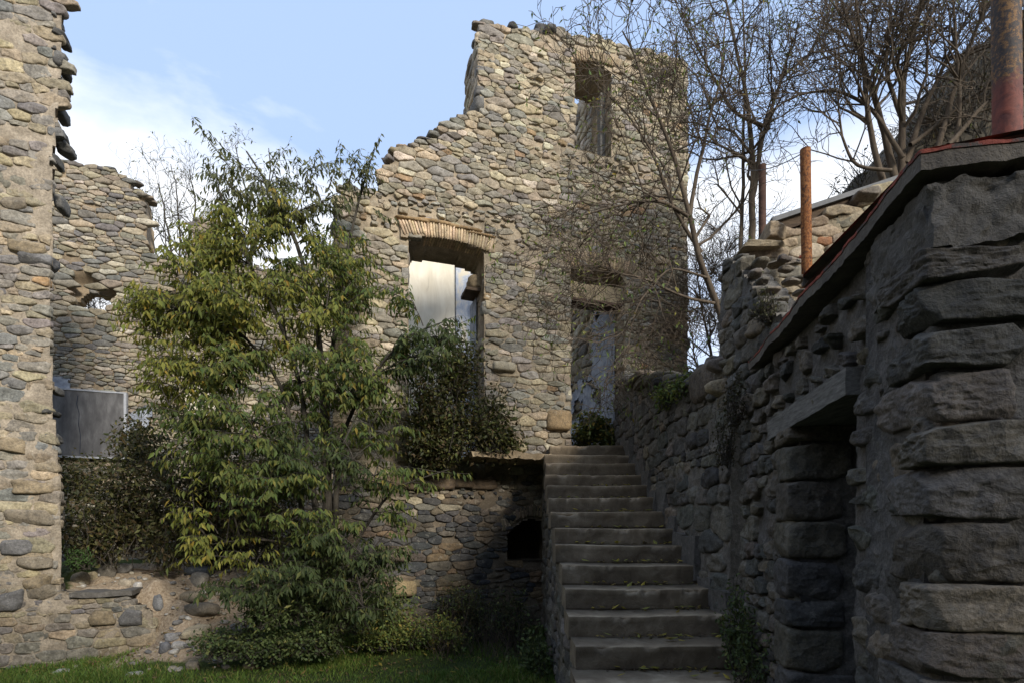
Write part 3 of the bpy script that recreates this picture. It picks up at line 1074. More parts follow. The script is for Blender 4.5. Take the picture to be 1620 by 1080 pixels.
def plaster_sheet(name, fr, poly, mat, parent, n=.035, seed=0, hole=0.0, res=.03, hs=3.0, amp=.006, wob=.12):
    """thin coat of plaster with flaked edges and holes"""
    mb = MB()
    pa = np.array(poly)
    us = np.arange(pa[:, 0].min(), pa[:, 0].max() + res, res)
    vs_ = np.arange(pa[:, 1].min(), pa[:, 1].max() + res, res)
    Ug, Vg = np.meshgrid(us, vs_, indexing='ij')
    cu, cv = (Ug[:-1, :-1] + Ug[1:, 1:]) / 2, (Vg[:-1, :-1] + Vg[1:, 1:]) / 2
    pz = np.stack([cu, cv, cu * 0 + seed], -1)
    m = inpoly(cu + wob * fbm(pz * 3, 3, 61), cv + wob * fbm(pz * 3 + 9, 3, 62), poly)
    if hole:
        m &= fbm(pz * hs + 3, 4, 63) < 1.0 - hole
    P = np.stack([Ug, Vg, Ug * 0 + seed], -1)
    nn = n + amp * fbm(P * 4, 3, 64)
    F = P3(fr, Ug, Vg, nn)
    B = P3(fr, Ug, Vg, nn - .03)
    idx = np.arange(Ug.size).reshape(Ug.shape)
    q = np.stack([idx[:-1, :-1], idx[1:, :-1], idx[1:, 1:], idx[:-1, 1:]], -1)[m]
    Mx = Ug.size
    qs = [q]
    mp_ = np.zeros((m.shape[0] + 2, m.shape[1] + 2), bool)
    mp_[1:-1, 1:-1] = m
    I, J = np.indices(m.shape)
    for di, dj, e in ((-1, 0, ((0, 0), (0, 1))), (1, 0, ((1, 1), (1, 0))), (0, -1, ((1, 0), (0, 0))), (0, 1, ((0, 1), (1, 1)))):
        b_ = m & ~mp_[1 + di:1 + di + m.shape[0], 1 + dj:1 + dj + m.shape[1]]
        a1_ = idx[I[b_] + e[0][0], J[b_] + e[0][1]]
        a2_ = idx[I[b_] + e[1][0], J[b_] + e[1][1]]
        qs.append(np.stack([a1_, a2_, a2_ + Mx, a1_ + Mx], 1)[:, ::-1])
    qs = np.concatenate(qs)
    V = np.concatenate([F.reshape(-1, 3), B.reshape(-1, 3)])
    used = np.unique(qs)
    rm = np.zeros(len(V), np.int64)
    rm[used] = np.arange(len(used))
    mb.add(V[used], rm[qs])
    return mb.build(name, mat, parent)


xw = lambda x, y: on(XW, x, y)
plaster_sheet('blue_plaster', XW, [xw(975, 476), xw(944, 476), xw(941, 530), xw(936, 570), xw(932, 600), xw(900, 606), xw(896, 700), xw(975, 700)],
              M['bluegrey'], cross, .075, 5, .62, .025, 5.0)
mb = MB()

# ------------------------------------------------------------------ wall at the back of the room
bk = lambda x, y: on(BK, x, y)
back = empty('back_wall', P3(BK, bk(300, 700)[0], 0, 0), 'long broken rubble wall behind the tree with a blackboard and a small ragged hole', 'wall')
bpts = [(60, 1000), (800, 1000), (800, 385), (640, 380), (540, 398), (430, 425), (346, 412), (345, 350), (318, 343), (300, 352), (298, 405), (236, 402),
        (234, 308), (216, 300), (205, 280), (190, 270), (170, 264), (150, 262), (125, 258), (100, 254), (60, 250)]
bp_ = [bk(*p) for p in bpts]
bp_[0] = (bp_[0][0], -.1)
bp_[1] = (bp_[1][0], -.1)
hole_poly = [bk(*p) for p in ((120, 478), (126, 467), (138, 461), (152, 464), (165, 466), (169, 477), (160, 485), (142, 488), (128, 487))]
pit = [bk(*p) for p in ((112, 470), (116, 440), (130, 432), (152, 438), (170, 450), (178, 470), (168, 486), (140, 492), (118, 486))]
pc_ = np.mean(pit, 0)


def pit_sink(u, v):
    d = np.hypot((u - pc_[0]) / 0.6, (v - pc_[1]) / .45)
    return -.22 * sstep(1.0, .45, d)


mb = MB()
masonry(mb, BK, bp_, [(hole_poly, False)], clean=(0, 1, 20), seed=31, T=.5, skip=lambda u, v: inpoly(u, v, pit) & (vnoise(np.stack([u * 9, v * 9, u * 0], -1), 4) > -.05),
        sty=dict(pal=PAL_BACK, h=.078, asp=(1.7, 4.4), hj=.36, ang=18, facet=.4, mres=.045, mcol=(.25, .195, .13), msink=pit_sink, erode=.06, prot=(.012, .05), gap=.02, moff=-.032))
cap_stones(mb, BK, [bk(*p) for p in bpts[11:21]], .5, rng, PAL_TOP, step=.14, big=.8, jump=.035)
cap_stones(mb, BK, [bk(*p) for p in bpts[6:11]], .5, rng, PAL_TOP, step=.14, big=.8, jump=.035)
mb.build('stone_wall', M['back'], back)
mb = MB()
b0, b1 = bk(70, 720), bk(199, 624)
box(mb, BK, b0[0], b1[0], b0[1], b1[1], .02, .10, (1, 1, 1), .003, 6)
board = mb.build('blackboard', M['board'], back)
mb = MB()
box(mb, BK, b1[0], b1[0] + .045, b0[1] - .03, b1[1] + .03, .02, .115, (1, 1, 1), .004, 10)
box(mb, BK, b0[0], b1[0] - .002, b1[1], b1[1] + .03, .02, .113, (1, 1, 1), .004, 10)
box(mb, BK, b0[0], b1[0] - .002, b0[1] - .03, b0[1], .02, .113, (1, 1, 1), .004, 10)
mb.build('board_frame', M['frame'], board)
mb = MB()
cr = np.array([P3(BK, *bk(*p), .101) for p in ((127, 627), (125, 640), (129, 655), (128, 672), (131, 690), (130, 718))])
tubes(mb, [(cr, np.full(6, .007))], 4)
mb.build('crack', M['bluedoor'], board)
plaster_sheet('plaster_patch', BK, [bk(195, 705), bk(212, 690), bk(232, 670), bk(240, 640), bk(228, 634), bk(204, 650)], M['bluegrey'], back, .07, 3, .2)
plaster_sheet('plaster_patch', BK, [bk(86, 640), bk(120, 622), bk(116, 604), bk(98, 598), bk(80, 610)], M['bluegrey'], back, .07, 4, .2)
plaster_sheet('plaster_patch', BK, [bk(295, 655), bk(345, 658), bk(350, 610), bk(300, 612)], M['plaster'], back, .075, 6, .25)
plaster_sheet('plaster_coat', BK, [bk(600, 760), bk(719, 760), bk(719, 396), bk(600, 400)], M['plaster'], back, .085, 8, 0, .05, wob=.0)
plaster_sheet('blue_plaster', BK, [bk(719.5, 760), bk(795, 760), bk(795, 394), bk(719.5, 396)], M['blue'], back, .095, 9, 0, .05, wob=.0)

# ------------------------------------------------------------------ left piece of the street front
lpts = [(-240, 1070), (262, 1075), (258, 1020), (250, 995), (244, 964), (215, 950), (205, 938), (97, 936), (96, 900), (96, 770), (90, 720), (86, 680), (82, 630),
        (80, 560), (80, 420), (81, 320), (85, 260), (93, 205), (96, 150), (98, 90), (102, 40), (103, -60), (-240, -60)]
lp = [fa(*p) for p in lpts]
lp = [(u, v) for u, v in lp]
lp[0] = (lp[0][0], -.12)
lp[1] = (lp[1][0], -.12)
mb = MB()
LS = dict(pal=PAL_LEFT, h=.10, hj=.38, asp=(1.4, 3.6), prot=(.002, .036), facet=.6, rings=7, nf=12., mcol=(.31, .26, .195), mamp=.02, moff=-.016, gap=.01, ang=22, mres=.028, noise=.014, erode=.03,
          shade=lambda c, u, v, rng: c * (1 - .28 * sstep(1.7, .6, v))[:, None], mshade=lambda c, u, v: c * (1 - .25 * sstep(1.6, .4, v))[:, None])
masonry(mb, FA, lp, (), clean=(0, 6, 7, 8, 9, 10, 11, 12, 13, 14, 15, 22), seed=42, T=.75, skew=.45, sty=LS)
for (x, y, w, h, dn) in ((106, 50, 26, 16, -.12), (108, 98, 24, 22, -.12), (103, 118, 22, 26, -.2), (101, 135, 18, 6, -.2), (98, 160, 22, 24, -.25), (100, 200, 26, 16, -.2),
                         (104, 218, 34, 18, -.25), (101, 210, 22, 12, -.2), (93, 240, 16, 20, -.2), (92, 300, 18, 30, -.35), (90, 650, 22, 12, -.12), (92, 690, 20, 18, -.15), (89, 610, 16, 16, -.25),
                         (100, 75, 14, 12, -.15), (100, 20, 12, 18, -.12)):
    u, v = fa(x - 13, y)
    stone(mb, P3(FA, u - .02, v, dn), (w / 200, .28, h / 170), FA[1], FA[3], FA[2], m=5, noise=.12, col=np.array([.12, .115, .105]) * (1 + .3 * math.sin(x + y)), seed=x * 7 + y, res=(20, 14), facet=.95)
for k, (x, y, w, h) in enumerate(((54, 395, 62, 26), (66, 410, 56, 24), (60, 818, 86, 26), (62, 770, 68, 22), (40, 865, 60, 24), (66, 890, 60, 22), (70, 920, 54, 26), (26, 948, 44, 34),
                                  (74, 936, 56, 26), (170, 975, 52, 26), (218, 975, 50, 30), (30, 322, 44, 22), (30, 705, 62, 28))):
    u, v = fa(x, y)
    c = [(.26, .205, .13), (.15, .145, .14), (.22, .185, .135)][k % 3]
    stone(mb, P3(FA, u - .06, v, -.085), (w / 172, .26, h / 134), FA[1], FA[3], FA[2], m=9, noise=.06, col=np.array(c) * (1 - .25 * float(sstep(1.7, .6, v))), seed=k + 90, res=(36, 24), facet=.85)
left = empty('ruined_wall', P3(FA, lp[7][0] - 1, 0, 0), 'tall pale rubble wall at the left edge with a low stump of foundation running right', 'wall')
mb.build('stone_wall', M['left'], left)
mb = MB()       # cement ledge on the foundation
l0, l1 = fa(112, 940), fa(210, 940)
box(mb, FA, l0[0], l1[0], l0[1] - .03, l0[1] + .03, -.4, .03, (1, 1, 1), .012, 16)
mb.build('ledge', M['cement'], left)

# ------------------------------------------------------------------ stairs
RIS, TRD, NST = .1693, .327, 17
YT, ZT, XL, XR = 7.73, 2.80, .43, 1.70
stairs = empty('staircase', (1.05, 5, 0), 'worn concrete staircase climbing between stone walls to the ruined doorway', 'stairs')


def step_mesh(k, seed):
    """one cast step: riser, rounded nosing, tread"""
    rng = np.random.default_rng(seed)
    y = YT - k * TRD + rng.normal(0, .006)
    top = ZT - k * RIS + rng.normal(0, .004)
    bot = top - RIS - .01
    xl = XL + rng.uniform(-.02, .03) + (.12 if k == 0 else 0)
    b = .008
    prof = np.array([(y + .035, bot)] + [(y + .004, bot + (RIS - .02) * f) for f in (0, .15, .3, .45, .6, .75, .9)] + [(y + .001, top - b), (y + b * .3, top - b * .3), (y + b, top)]
                    + [(y + .02 + TRD * f * 1.1, top + .002 * f) for f in (.05, .15, .3, .5, .75, 1.0)])
    nx = 90
    xs = np.linspace(xl, XR, nx)
    Xg = np.repeat(xs[:, None], len(prof), 1)
    Yg = np.repeat(prof[None, :, 0], nx, 0)
    Zg = np.repeat(prof[None, :, 1], nx, 0)
    Pn = np.stack([Xg, Yg, Zg], -1)
    chip = np.maximum(fbm(np.stack([Xg * 6, Zg * 0 + seed * 5, Yg * 0], -1), 4, 71, .6) - .35, 0) * .06
    nos = np.exp(-((np.arange(len(prof)) - 9) / 1.4) ** 2)[None]
    Yg = Yg + .009 * fbm(Pn * 9, 4, 72) + chip * nos
    Zg = Zg + .004 * fbm(Pn * 7 + 3, 3, 73) - chip * nos * .8 + .004 * np.sin(Xg * 2 + seed) - .007 * np.exp(-((Xg - 1.0 - .1 * math.sin(seed)) / .34) ** 2) * (np.arange(len(prof)) > 6)[None]
    mb = MB()
    n1, n2 = Xg.shape
    idx = np.arange(n1 * n2).reshape(n1, n2)
    q = np.stack([idx[:-1, :-1], idx[1:, :-1], idx[1:, 1:], idx[:-1, 1:]], -1).reshape(-1, 4)
    V = np.stack([Xg, Yg, Zg], -1).reshape(-1, 3)
    # left end cap and underside
    cx = np.stack([np.full(n2, xl), np.full(n2, y + TRD * 1.1), Zg[0]], -1)
    i0 = len(V)
    lc = np.concatenate([V[:n2] + np.array([0, 0, 0]), cx])
    q2 = np.stack([i0 + np.arange(n2 - 1), i0 + 1 + np.arange(n2 - 1), i0 + n2 + 1 + np.arange(n2 - 1), i0 + n2 + np.arange(n2 - 1)], 1)
    # riser faces darker with dirt, the worn nosing paler
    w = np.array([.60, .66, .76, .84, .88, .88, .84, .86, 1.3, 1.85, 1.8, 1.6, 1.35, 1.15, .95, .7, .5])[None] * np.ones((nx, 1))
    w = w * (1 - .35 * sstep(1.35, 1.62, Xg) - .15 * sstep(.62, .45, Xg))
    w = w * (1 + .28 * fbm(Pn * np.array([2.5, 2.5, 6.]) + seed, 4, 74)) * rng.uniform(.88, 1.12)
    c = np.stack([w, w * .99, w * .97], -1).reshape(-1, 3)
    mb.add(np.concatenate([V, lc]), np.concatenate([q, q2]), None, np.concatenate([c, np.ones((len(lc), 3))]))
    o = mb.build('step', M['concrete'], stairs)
    return y, top


STEPS = [step_mesh(k, 100 + k) for k in range(NST)]
mb = MB()
LF = (np.array([XL + .04, 0, 0]), np.array([0, -1., 0]), np.array([0, 0, 1.]), np.array([-1., 0, 0]))     # faces left
prof = [(-8.2, -.1)]
for k in range(NST - 1, -1, -1):
    pass
sp = [(-8.4, -.1), (-(YT - (NST - 1) * TRD), -.1)]
for k in range(NST - 1, -1, -1):
    y = YT - k * TRD
    sp += [(-(y + .06), ZT - k * RIS - RIS - .05), (-(y + .06), ZT - k * RIS - .08)]
sp += [(-8.4, ZT - .08)]
masonry(mb, LF, sp, (), clean=tuple(range(len(sp))), seed=51, T=.5, sty=dict(pal=PAL_GREY + [((.2, .18, .15), 3)], h=.12, mcol=(.17, .15, .12), moff=-.006, prot=(.0, .03), mamp=.02, mres=.03))
mb.build('side_wall', M['stairwall'], stairs)
mb = MB()
box(mb, WORLD, XL + .06, XR, ZT - .18, ZT - .012, -8.75, -YT - .30, (1, 1, 1), .01, 8)
mb.build('landing', M['concrete'], stairs)

mb = MB()       # the broken edge of slab carried on from the stair head across the front of the left doorway
g0, g1 = fa(742, 720), fa(852, 715)
box(mb, FA, g0[0] - .1, g1[0] + .05, 2.585, 2.66, .0, .62, (1.5, 1.45, 1.35), .028, 26, 7)
tag(mb.build('landing_slab', M['concrete']), 'thin broken concrete slab jutting from the house front left of the stair head', 'slab')

# ------------------------------------------------------------------ wall on the right of the stairs
RW = (np.array([1.66, 0, 0]), np.array([0, -1., 0]), np.array([0, 0, 1.]), np.array([-1., 0, 0]))
rwall = empty('stair_wall', (1.66, 6, 0), 'dark rubble retaining wall along the right side of the steps', 'wall')
rp = [(-8.75, -.1), (-4.12, -.1), (-4.12, 2.95), (-4.30, 2.93), (-4.6, 3.02), (-5.04, 2.98), (-5.6, 3.1), (-6.13, 3.27), (-6.9, 3.52), (-7.84, 3.78), (-8.4, 3.9), (-8.75, 3.95)]
mb = MB()
GS = dict(round=1, pal=PAL_GREY, h=.13, hj=.36, asp=(1.1, 2.5), ang=28, rings=8, facet=.7, noise=.016, nf=10., oct=5, ridge=.012, prot=(.01, .06), mcol=(.15, .135, .115), mamp=.018, moff=-.016, mres=.022, gap=.06, depth=.1)
masonry(mb, RW, rp, (), clean=(0, 1, 11), seed=61, T=.42, sty=GS)
cap_stones(mb, RW, rp[2:12], .4, rng, [((.10, .095, .085), 4), ((.14, .12, .09), 3), ((.07, .07, .07), 3)], .26, 1.35, .03)
stone(mb, np.array([1.76, 4.65, 2.86]), (.34, .62, .3), m=6, noise=.05, col=(.13, .105, .08), seed=8, res=(26, 16), facet=.3)
mb.build('stone_wall', M['stairwall'], rwall)
mb = MB()      # smeared cement skirt stepping up beside the treads
for k in range(0, 13):
    y, z = STEPS[k]
    hgt = .16 + .1 * math.sin(k * 2.3)
    box(mb, RW, -(y + .30), -(y - .03), z - .15, z + hgt, -.05, .035 + .015 * math.sin(k * 1.7), (1, 1, 1), .02, 16, k)
mb.build('cement_skirt', M['cement'], rwall)

par = [(-4.34, 2.4), (-3.0, 2.4), (-3.0, 2.72), (-3.32, 2.93), (-3.46, 3.0), (-3.62, 3.22), (-3.78, 3.36), (-3.97, 3.6), (-4.10, 3.66), (-4.24, 3.58), (-4.3, 3.2)]
mb = MB()
PW = (np.array([1.64, 0, 0]), RW[1], RW[2], RW[3])
masonry(mb, PW, par, (), clean=(0,), seed=63, T=.22, sty=dict(GS, h=.11, asp=(1.0, 2.0), erode=.02, ang=22, prot=(.01, .055), moff=-.022, mcol=(.12, .112, .10)))
cap_stones(mb, PW, par[2:11], .3, rng, [((.13, .12, .10), 4), ((.16, .14, .11), 3)], .09, .42, .015, steep=True)
tag(mb.build('stub_wall', M['stairwall']), 'jagged dark wall stub rising above the stair wall just beyond the red roof edge', 'wall')

GW = frame((0, 4.3, 0), -4.0)
gw = lambda x, y: on(GW, x, y)
mb = MB()
gpts = [(1152, 700), (1560, 700), (1560, 268), (1500, 280), (1440, 292), (1385, 300), (1340, 322), (1295, 345), (1250, 352), (1212, 362), (1206, 396), (1166, 402), (1160, 440)]
masonry(mb, GW, [gw(*p) for p in gpts], (), clean=(0, 1), seed=71, T=.5, sty=dict(pal=PAL_GARDEN, h=.075, asp=(1.8, 4.2), ang=28, rings=8, facet=.7, gap=.0, moff=-.02, mcol=(.27, .225, .155), mres=.022, noise=.01, prot=(.02, .07)))
for k, (x, y, w, h) in enumerate(((1208, 392, 70, 14), (1226, 368, 40, 24), (1370, 312, 36, 20))):
    u, v = gw(x, y)
    stone(mb, P3(GW, u, v, -.08), (w / 200, .3, h / 200), GW[1], GW[3], GW[2], m=14, noise=.05, col=[(.22, .18, .12), (.27, .21, .14), (.18, .155, .125)][k % 3], seed=300 + k, res=(42, 28), facet=.9)
gar = empty('garden_wall', P3(GW, gw(1300, 400)[0], 2.4, 0), 'pale sunlit rubble wall behind the red edged shed roof', 'wall')
mb.build('stone_wall', M['garden'], gar)
for (x, y, w) in ((1271, 405, 7), (1266, 412, 14)):
    u, v = gw(x, y)
    mb = MB()
    stone(mb, P3(GW, u, v, .055), (w / 200, .02, .018), GW[1], GW[3], GW[2], m=3, noise=.3, col=(1, 1, 1), seed=x, res=(12, 8))
    mb.build('paint_mark', M['redpaint'], gar)

# ------------------------------------------------------------------ the shed on the right
YAW = 10.4
sx, cxx = math.sin(R(YAW)), math.cos(R(YAW))
CORN = np.array([1.25, 1.60, 0])
dirL = np.array([sx, cxx, 0])                 # along the lane wall, away from the camera
SL = (CORN, -dirL, np.array([0, 0, 1.]), np.array([-cxx, sx, 0]))          # lane face, u grows towards the corner
SF = (CORN, np.array([cxx, -sx, 0]), np.array([0, 0, 1.]), np.array([-sx, -cxx, 0]))   # front face
sl = lambda x, y: on(SL, x, y)
shed = empty('stone_shed', CORN + np.array([1.2, .9, 0]), 'dark stone shed on the right with timber lintel, narrow doorway and red edged roof', 'shed')
dU0, dU1 = sl(1258, 800)[0], sl(1342, 800)[0]
dTop = sl(1345, 625)[1]
ROOF = 2.625
mb = MB()
poly = [(-2.42, -.1), (0, -.1), (0, ROOF), (-2.42, ROOF)]
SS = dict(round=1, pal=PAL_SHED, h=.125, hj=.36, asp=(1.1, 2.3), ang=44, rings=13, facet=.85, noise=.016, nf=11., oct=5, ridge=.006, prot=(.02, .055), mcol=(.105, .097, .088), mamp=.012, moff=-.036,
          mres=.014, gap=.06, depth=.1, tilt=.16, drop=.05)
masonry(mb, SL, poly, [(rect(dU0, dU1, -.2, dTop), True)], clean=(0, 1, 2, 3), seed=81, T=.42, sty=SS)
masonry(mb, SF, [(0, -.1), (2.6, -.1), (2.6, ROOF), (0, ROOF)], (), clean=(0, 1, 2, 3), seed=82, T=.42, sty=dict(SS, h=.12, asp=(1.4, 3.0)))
# doorway's far jamb: dressed blocks, facing the camera
z = -.05
k = 0
rj = np.random.default_rng(9)
while z < dTop - .04:
    h = rj.uniform(.13, .24)
    h = min(h, dTop - z)
    d = rj.uniform(.20, .27)
    c = P3(SL, dU0 - .11, z + h / 2, -.02 - d / 2 + .03)
    stone(mb, c, (.26, d + .06, h * .97), SL[1], SL[3], SL[2], m=26, noise=.035, col=pick([((.10, .088, .07), 3), ((.125, .105, .078), 3), ((.08, .076, .07), 2)], 1, rj)[0], seed=500 + k, res=(56, 38), facet=.7)
    z += h
    k += 1
# big corner blocks
z = -.05
k = 0
while z < ROOF - .26:
    h = rj.uniform(.11, .20)
    if z + h > ROOF - .2:
        h = ROOF - .2 - z
    wl, wf = ((.16, .38), (.30, .24), (.22, .30))[k % 3]
    wl *= rj.uniform(.85, 1.15)
    wf *= rj.uniform(.85, 1.2)
    pu = 0.04
    pu = .03 + rj.uniform(-.012, .018)
    c = CORN + dirL * (wl / 2 - pu) + SF[1] * (wf / 2 - pu) + np.array([0, 0, z + h / 2])
    stone(mb, c, (wf, wl, h * .95), SF[1], dirL, (0, 0, 1), m=22, noise=.05, col=pick(PAL_SHED, 1, rj, .35)[0], seed=520 + k, res=(100, 70), facet=.95, nf=2.6)
    z += h
    k += 1
mb.build('stone_wall', M['shed'], shed)
mb = MB()       # cement band under the roof, round the corner
box(mb, SF, -.02, 2.3, ROOF - .20, ROOF - .01, -.3, .035, (1, 1, 1), .013, 90, 3, 16)
box(mb, SL, -.34, .012, ROOF - .26, ROOF - .012, -.3, .022, (1, 1, 1), .013, 90, 5, 16)
mb.build('cement_band', M['cement'], shed)
mb = MB()       # timber lintel
u0, u1 = sl(1221, 680)[0], sl(1351, 605)[0]
box(mb, SL, u0, u1, dTop - .005, dTop + .105, -.36, .028, (1, 1, 1), .005, 22, 2)
mb.build('lintel', M['wood'], shed)
mb = MB()       # door leaf, half open inside
box(mb, SL, dU0 + .02, dU1 + .02, -.05, dTop - .02, -.34, -.30, (1, 1, 1))
dleaf = mb.build('door', M['bluedoor'], shed)
for zz in (.35, 1.05, 1.7):
    mb = MB()
    box(mb, SL, dU0 + .03, dU1, zz, zz + .05, -.30, -.288, (1, 1, 1))
    mb.build('door_rail', M['bluedoor'], dleaf)


def roof_slab():
    """slab roof with a wavering edge: thin stone below, red painted mortar on top"""
    mbs, mbr = MB(), MB()
    n = 180
    ln = np.linspace(0, 1, n)
    # outline along the lane edge then the front edge
    far = CORN + dirL * 1.92 + SL[3] * .055
    cor = CORN + SL[3] * .06 + SF[3] * .055
    rt = CORN + SF[1] * 2.6 + SF[3] * .055
    e1 = far + (cor - far) * ln[:, None]
    e2 = cor + (rt - cor) * ln[1:, None]
    E = np.concatenate([e1, e2])
    inward = np.concatenate([np.tile(-SL[3], (n, 1)), np.tile(-SF[3], (n - 1, 1))])
    inward[n - 1] = -(SL[3] + SF[3])
    s = np.arange(len(E)) / 3.0
    w = fbm(np.stack([s * .16, s * 0., s * 0.], -1), 3, 81) * .010 + fbm(np.stack([s * .8, s * 0., s * 0. + 9], -1), 3, 85, .6) * .003
    zz = ROOF + .012 + fbm(np.stack([s * .11, s * 0 + 5, s * 0.], -1), 2, 82) * .006 + np.concatenate([np.zeros(n), np.linspace(0, .05, n - 1)])
    E = E - inward * w[:, None]
    for mbx, a, b, pr in ((mbs, 0.0, .045, 0.0), (mbr, .046, .057, .003)):
        o0 = E - inward * pr
        i0 = E + inward * 1.0
        i0[:, :2] = i0[:, :2]
        top = zz + b + fbm(np.stack([s * 1.2, s * 0 + 2, s * 0.], -1), 3, 83, .6) * .0025
        bot = zz + a + fbm(np.stack([s * 1.1, s * 0 + 3 * (a > 0), s * 0.], -1), 4, 84 if a == 0 else 86, .65) * (.004 if a == 0 else .001)
        slope = .10
        V = np.concatenate([np.c_[o0[:, :2], bot], np.c_[o0[:, :2], (top + bot) / 2], np.c_[o0[:, :2], top], np.c_[i0[:, :2], top + slope], np.c_[i0[:, :2], bot + slope]])
        L = len(E)
        j = np.arange(L - 1)
        q = np.concatenate([np.stack([k * L + j, k * L + j + 1, ((k + 1) % 5) * L + j + 1, ((k + 1) % 5) * L + j], 1) for k in range(5)])
        cap = [[0, L, 4 * L, 4 * L], ]
        mbx.add(V, q, [[0, L, 4 * L], [L, 3 * L, 4 * L], [L, 2 * L, 3 * L]])
    r = mbs.build('roof', M['slate'], shed, smooth=False)
    mbr.build('painted_edge', M['redpaint'], r, smooth=False)


roof_slab()


def pole(name, base, top, rad, mat, label, cat='pole', rim=False):
    mb = MB()
    n = 16
    pts_ = np.linspace(base, top, n)
    tubes(mb, [(pts_, np.full(n, rad))], 20)
    th = np.linspace(0, 2 * np.pi, 20, endpoint=False)
    c = np.array([[top[0], top[1], top[2] + .002]])
    ringp = np.array(top) + rad * np.stack([np.cos(th), np.sin(th), th * 0], -1)
    mb.add(np.concatenate([ringp, c]), None, [[i, (i + 1) % 20, 20] for i in range(20)])
    o = mb.build(name, mat)
    tag(o, label, cat)
    return o


p0 = at(1279, 500, 3.95)
p1 = at(1274, 237, 3.95)
pole('rusty_post', (p0[0], p0[1], 2.55), tuple(p1), .036, M['rust'], 'orange rusty steel post standing in front of the pale rubble wall', 'post')
p1 = at(1206, 262, 6.4)
pole('rusty_post', (p1[0], p1[1], 2.6), tuple(p1), .042, M['darkrust'], 'dark brown rusted post half hidden behind the pale rubble wall', 'post')
pf = at(1594, 215, 2.05)
pole('flue_pipe', (pf[0], pf[1], pf[2] - .1), (pf[0] - .01, pf[1], pf[2] + .95), .0445, M['flue'], 'red and sooty flaking flue pipe standing on the shed roof', 'pipe')

# metal sheet on the garden wall
mb = MB()
a, b = at(1222, 347, 4.2), at(1420, 281, 4.1)
dv = (b - a) / np.linalg.norm(b - a)
nb = unit(np.cross(dv, [0, 0, 1.]))
MF = (a, dv, unit(np.cross(nb, dv)) * 1.0, nb)
box(mb, MF, 0, 2.0, -.02, .016, -1.2, 0, (1, 1, 1))
sheet = mb.build('metal_sheet', M['metal'])
tag(sheet, 'grey metal sheet lying on top of the pale rubble wall', 'sheet')
mb = MB()
box(mb, MF, .02, 1.9, -.10, -.022, -1.1, -.03, (.5, .5, .5))
mb.build('batten', M['oldwood'], sheet)

# ------------------------------------------------------------------ trees and shrubs
GREEN = [((.115, .16, .042), 5), ((.145, .18, .046), 5), ((.185, .20, .05), 4), ((.08, .12, .036), 3), ((.24, .23, .055), 1.6), ((.30, .23, .045), .35)]
YELLO = [((.205, .225, .05), 4), ((.255, .26, .055), 5), ((.32, .29, .06), 3), ((.155, .185, .045), 4), ((.40, .28, .05), .6)]
DARK = [((.065, .09, .034), 5), ((.085, .115, .04), 5), ((.11, .14, .046), 3), ((.16, .165, .05), 1)]
GREYG = [((.14, .15, .07), 5), ((.17, .175, .08), 4), ((.10, .115, .055), 4), ((.21, .20, .08), 2)]
BROWN = [((.045, .048, .018), 5), ((.065, .058, .022), 4), ((.085, .060, .028), 4), ((.035, .042, .016), 4), ((.11, .095, .03), 1.5)]
IVYY = [((.12, .12, .03), 5), ((.08, .10, .028), 5), ((.20, .16, .035), 2), ((.055, .075, .022), 4), ((.28, .2, .04), .6)]


def curve(p0, d, L, n, rng, wob=.25, trop=(0, 0, 0)):
    p = [np.array(p0, float)]
    d = unit(d)
    s = L / (n - 1)
    for i in range(n - 1):
        d = unit(d + rng.normal(0, wob / math.sqrt(n), 3) + np.array(trop) / n)
        p.append(p[-1] + d * s)
    return np.array(p)


def bez(p0, p1, p2, n):
    t = np.linspace(0, 1, n)[:, None]
    return (1 - t) ** 2 * p0 + 2 * t * (1 - t) * p1 + t * t * p2


def smooth_path(pts_, n):
    P = np.array(pts_, float)
    d = np.r_[0, np.cumsum(np.linalg.norm(np.diff(P, axis=0), axis=1))]
    t = np.linspace(0, d[-1], n)
    Q = np.stack([np.interp(t, d, P[:, i]) for i in range(3)], 1)
    for _ in range(2):
        Q[1:-1] = .25 * Q[:-2] + .5 * Q[1:-1] + .25 * Q[2:]
    return Q


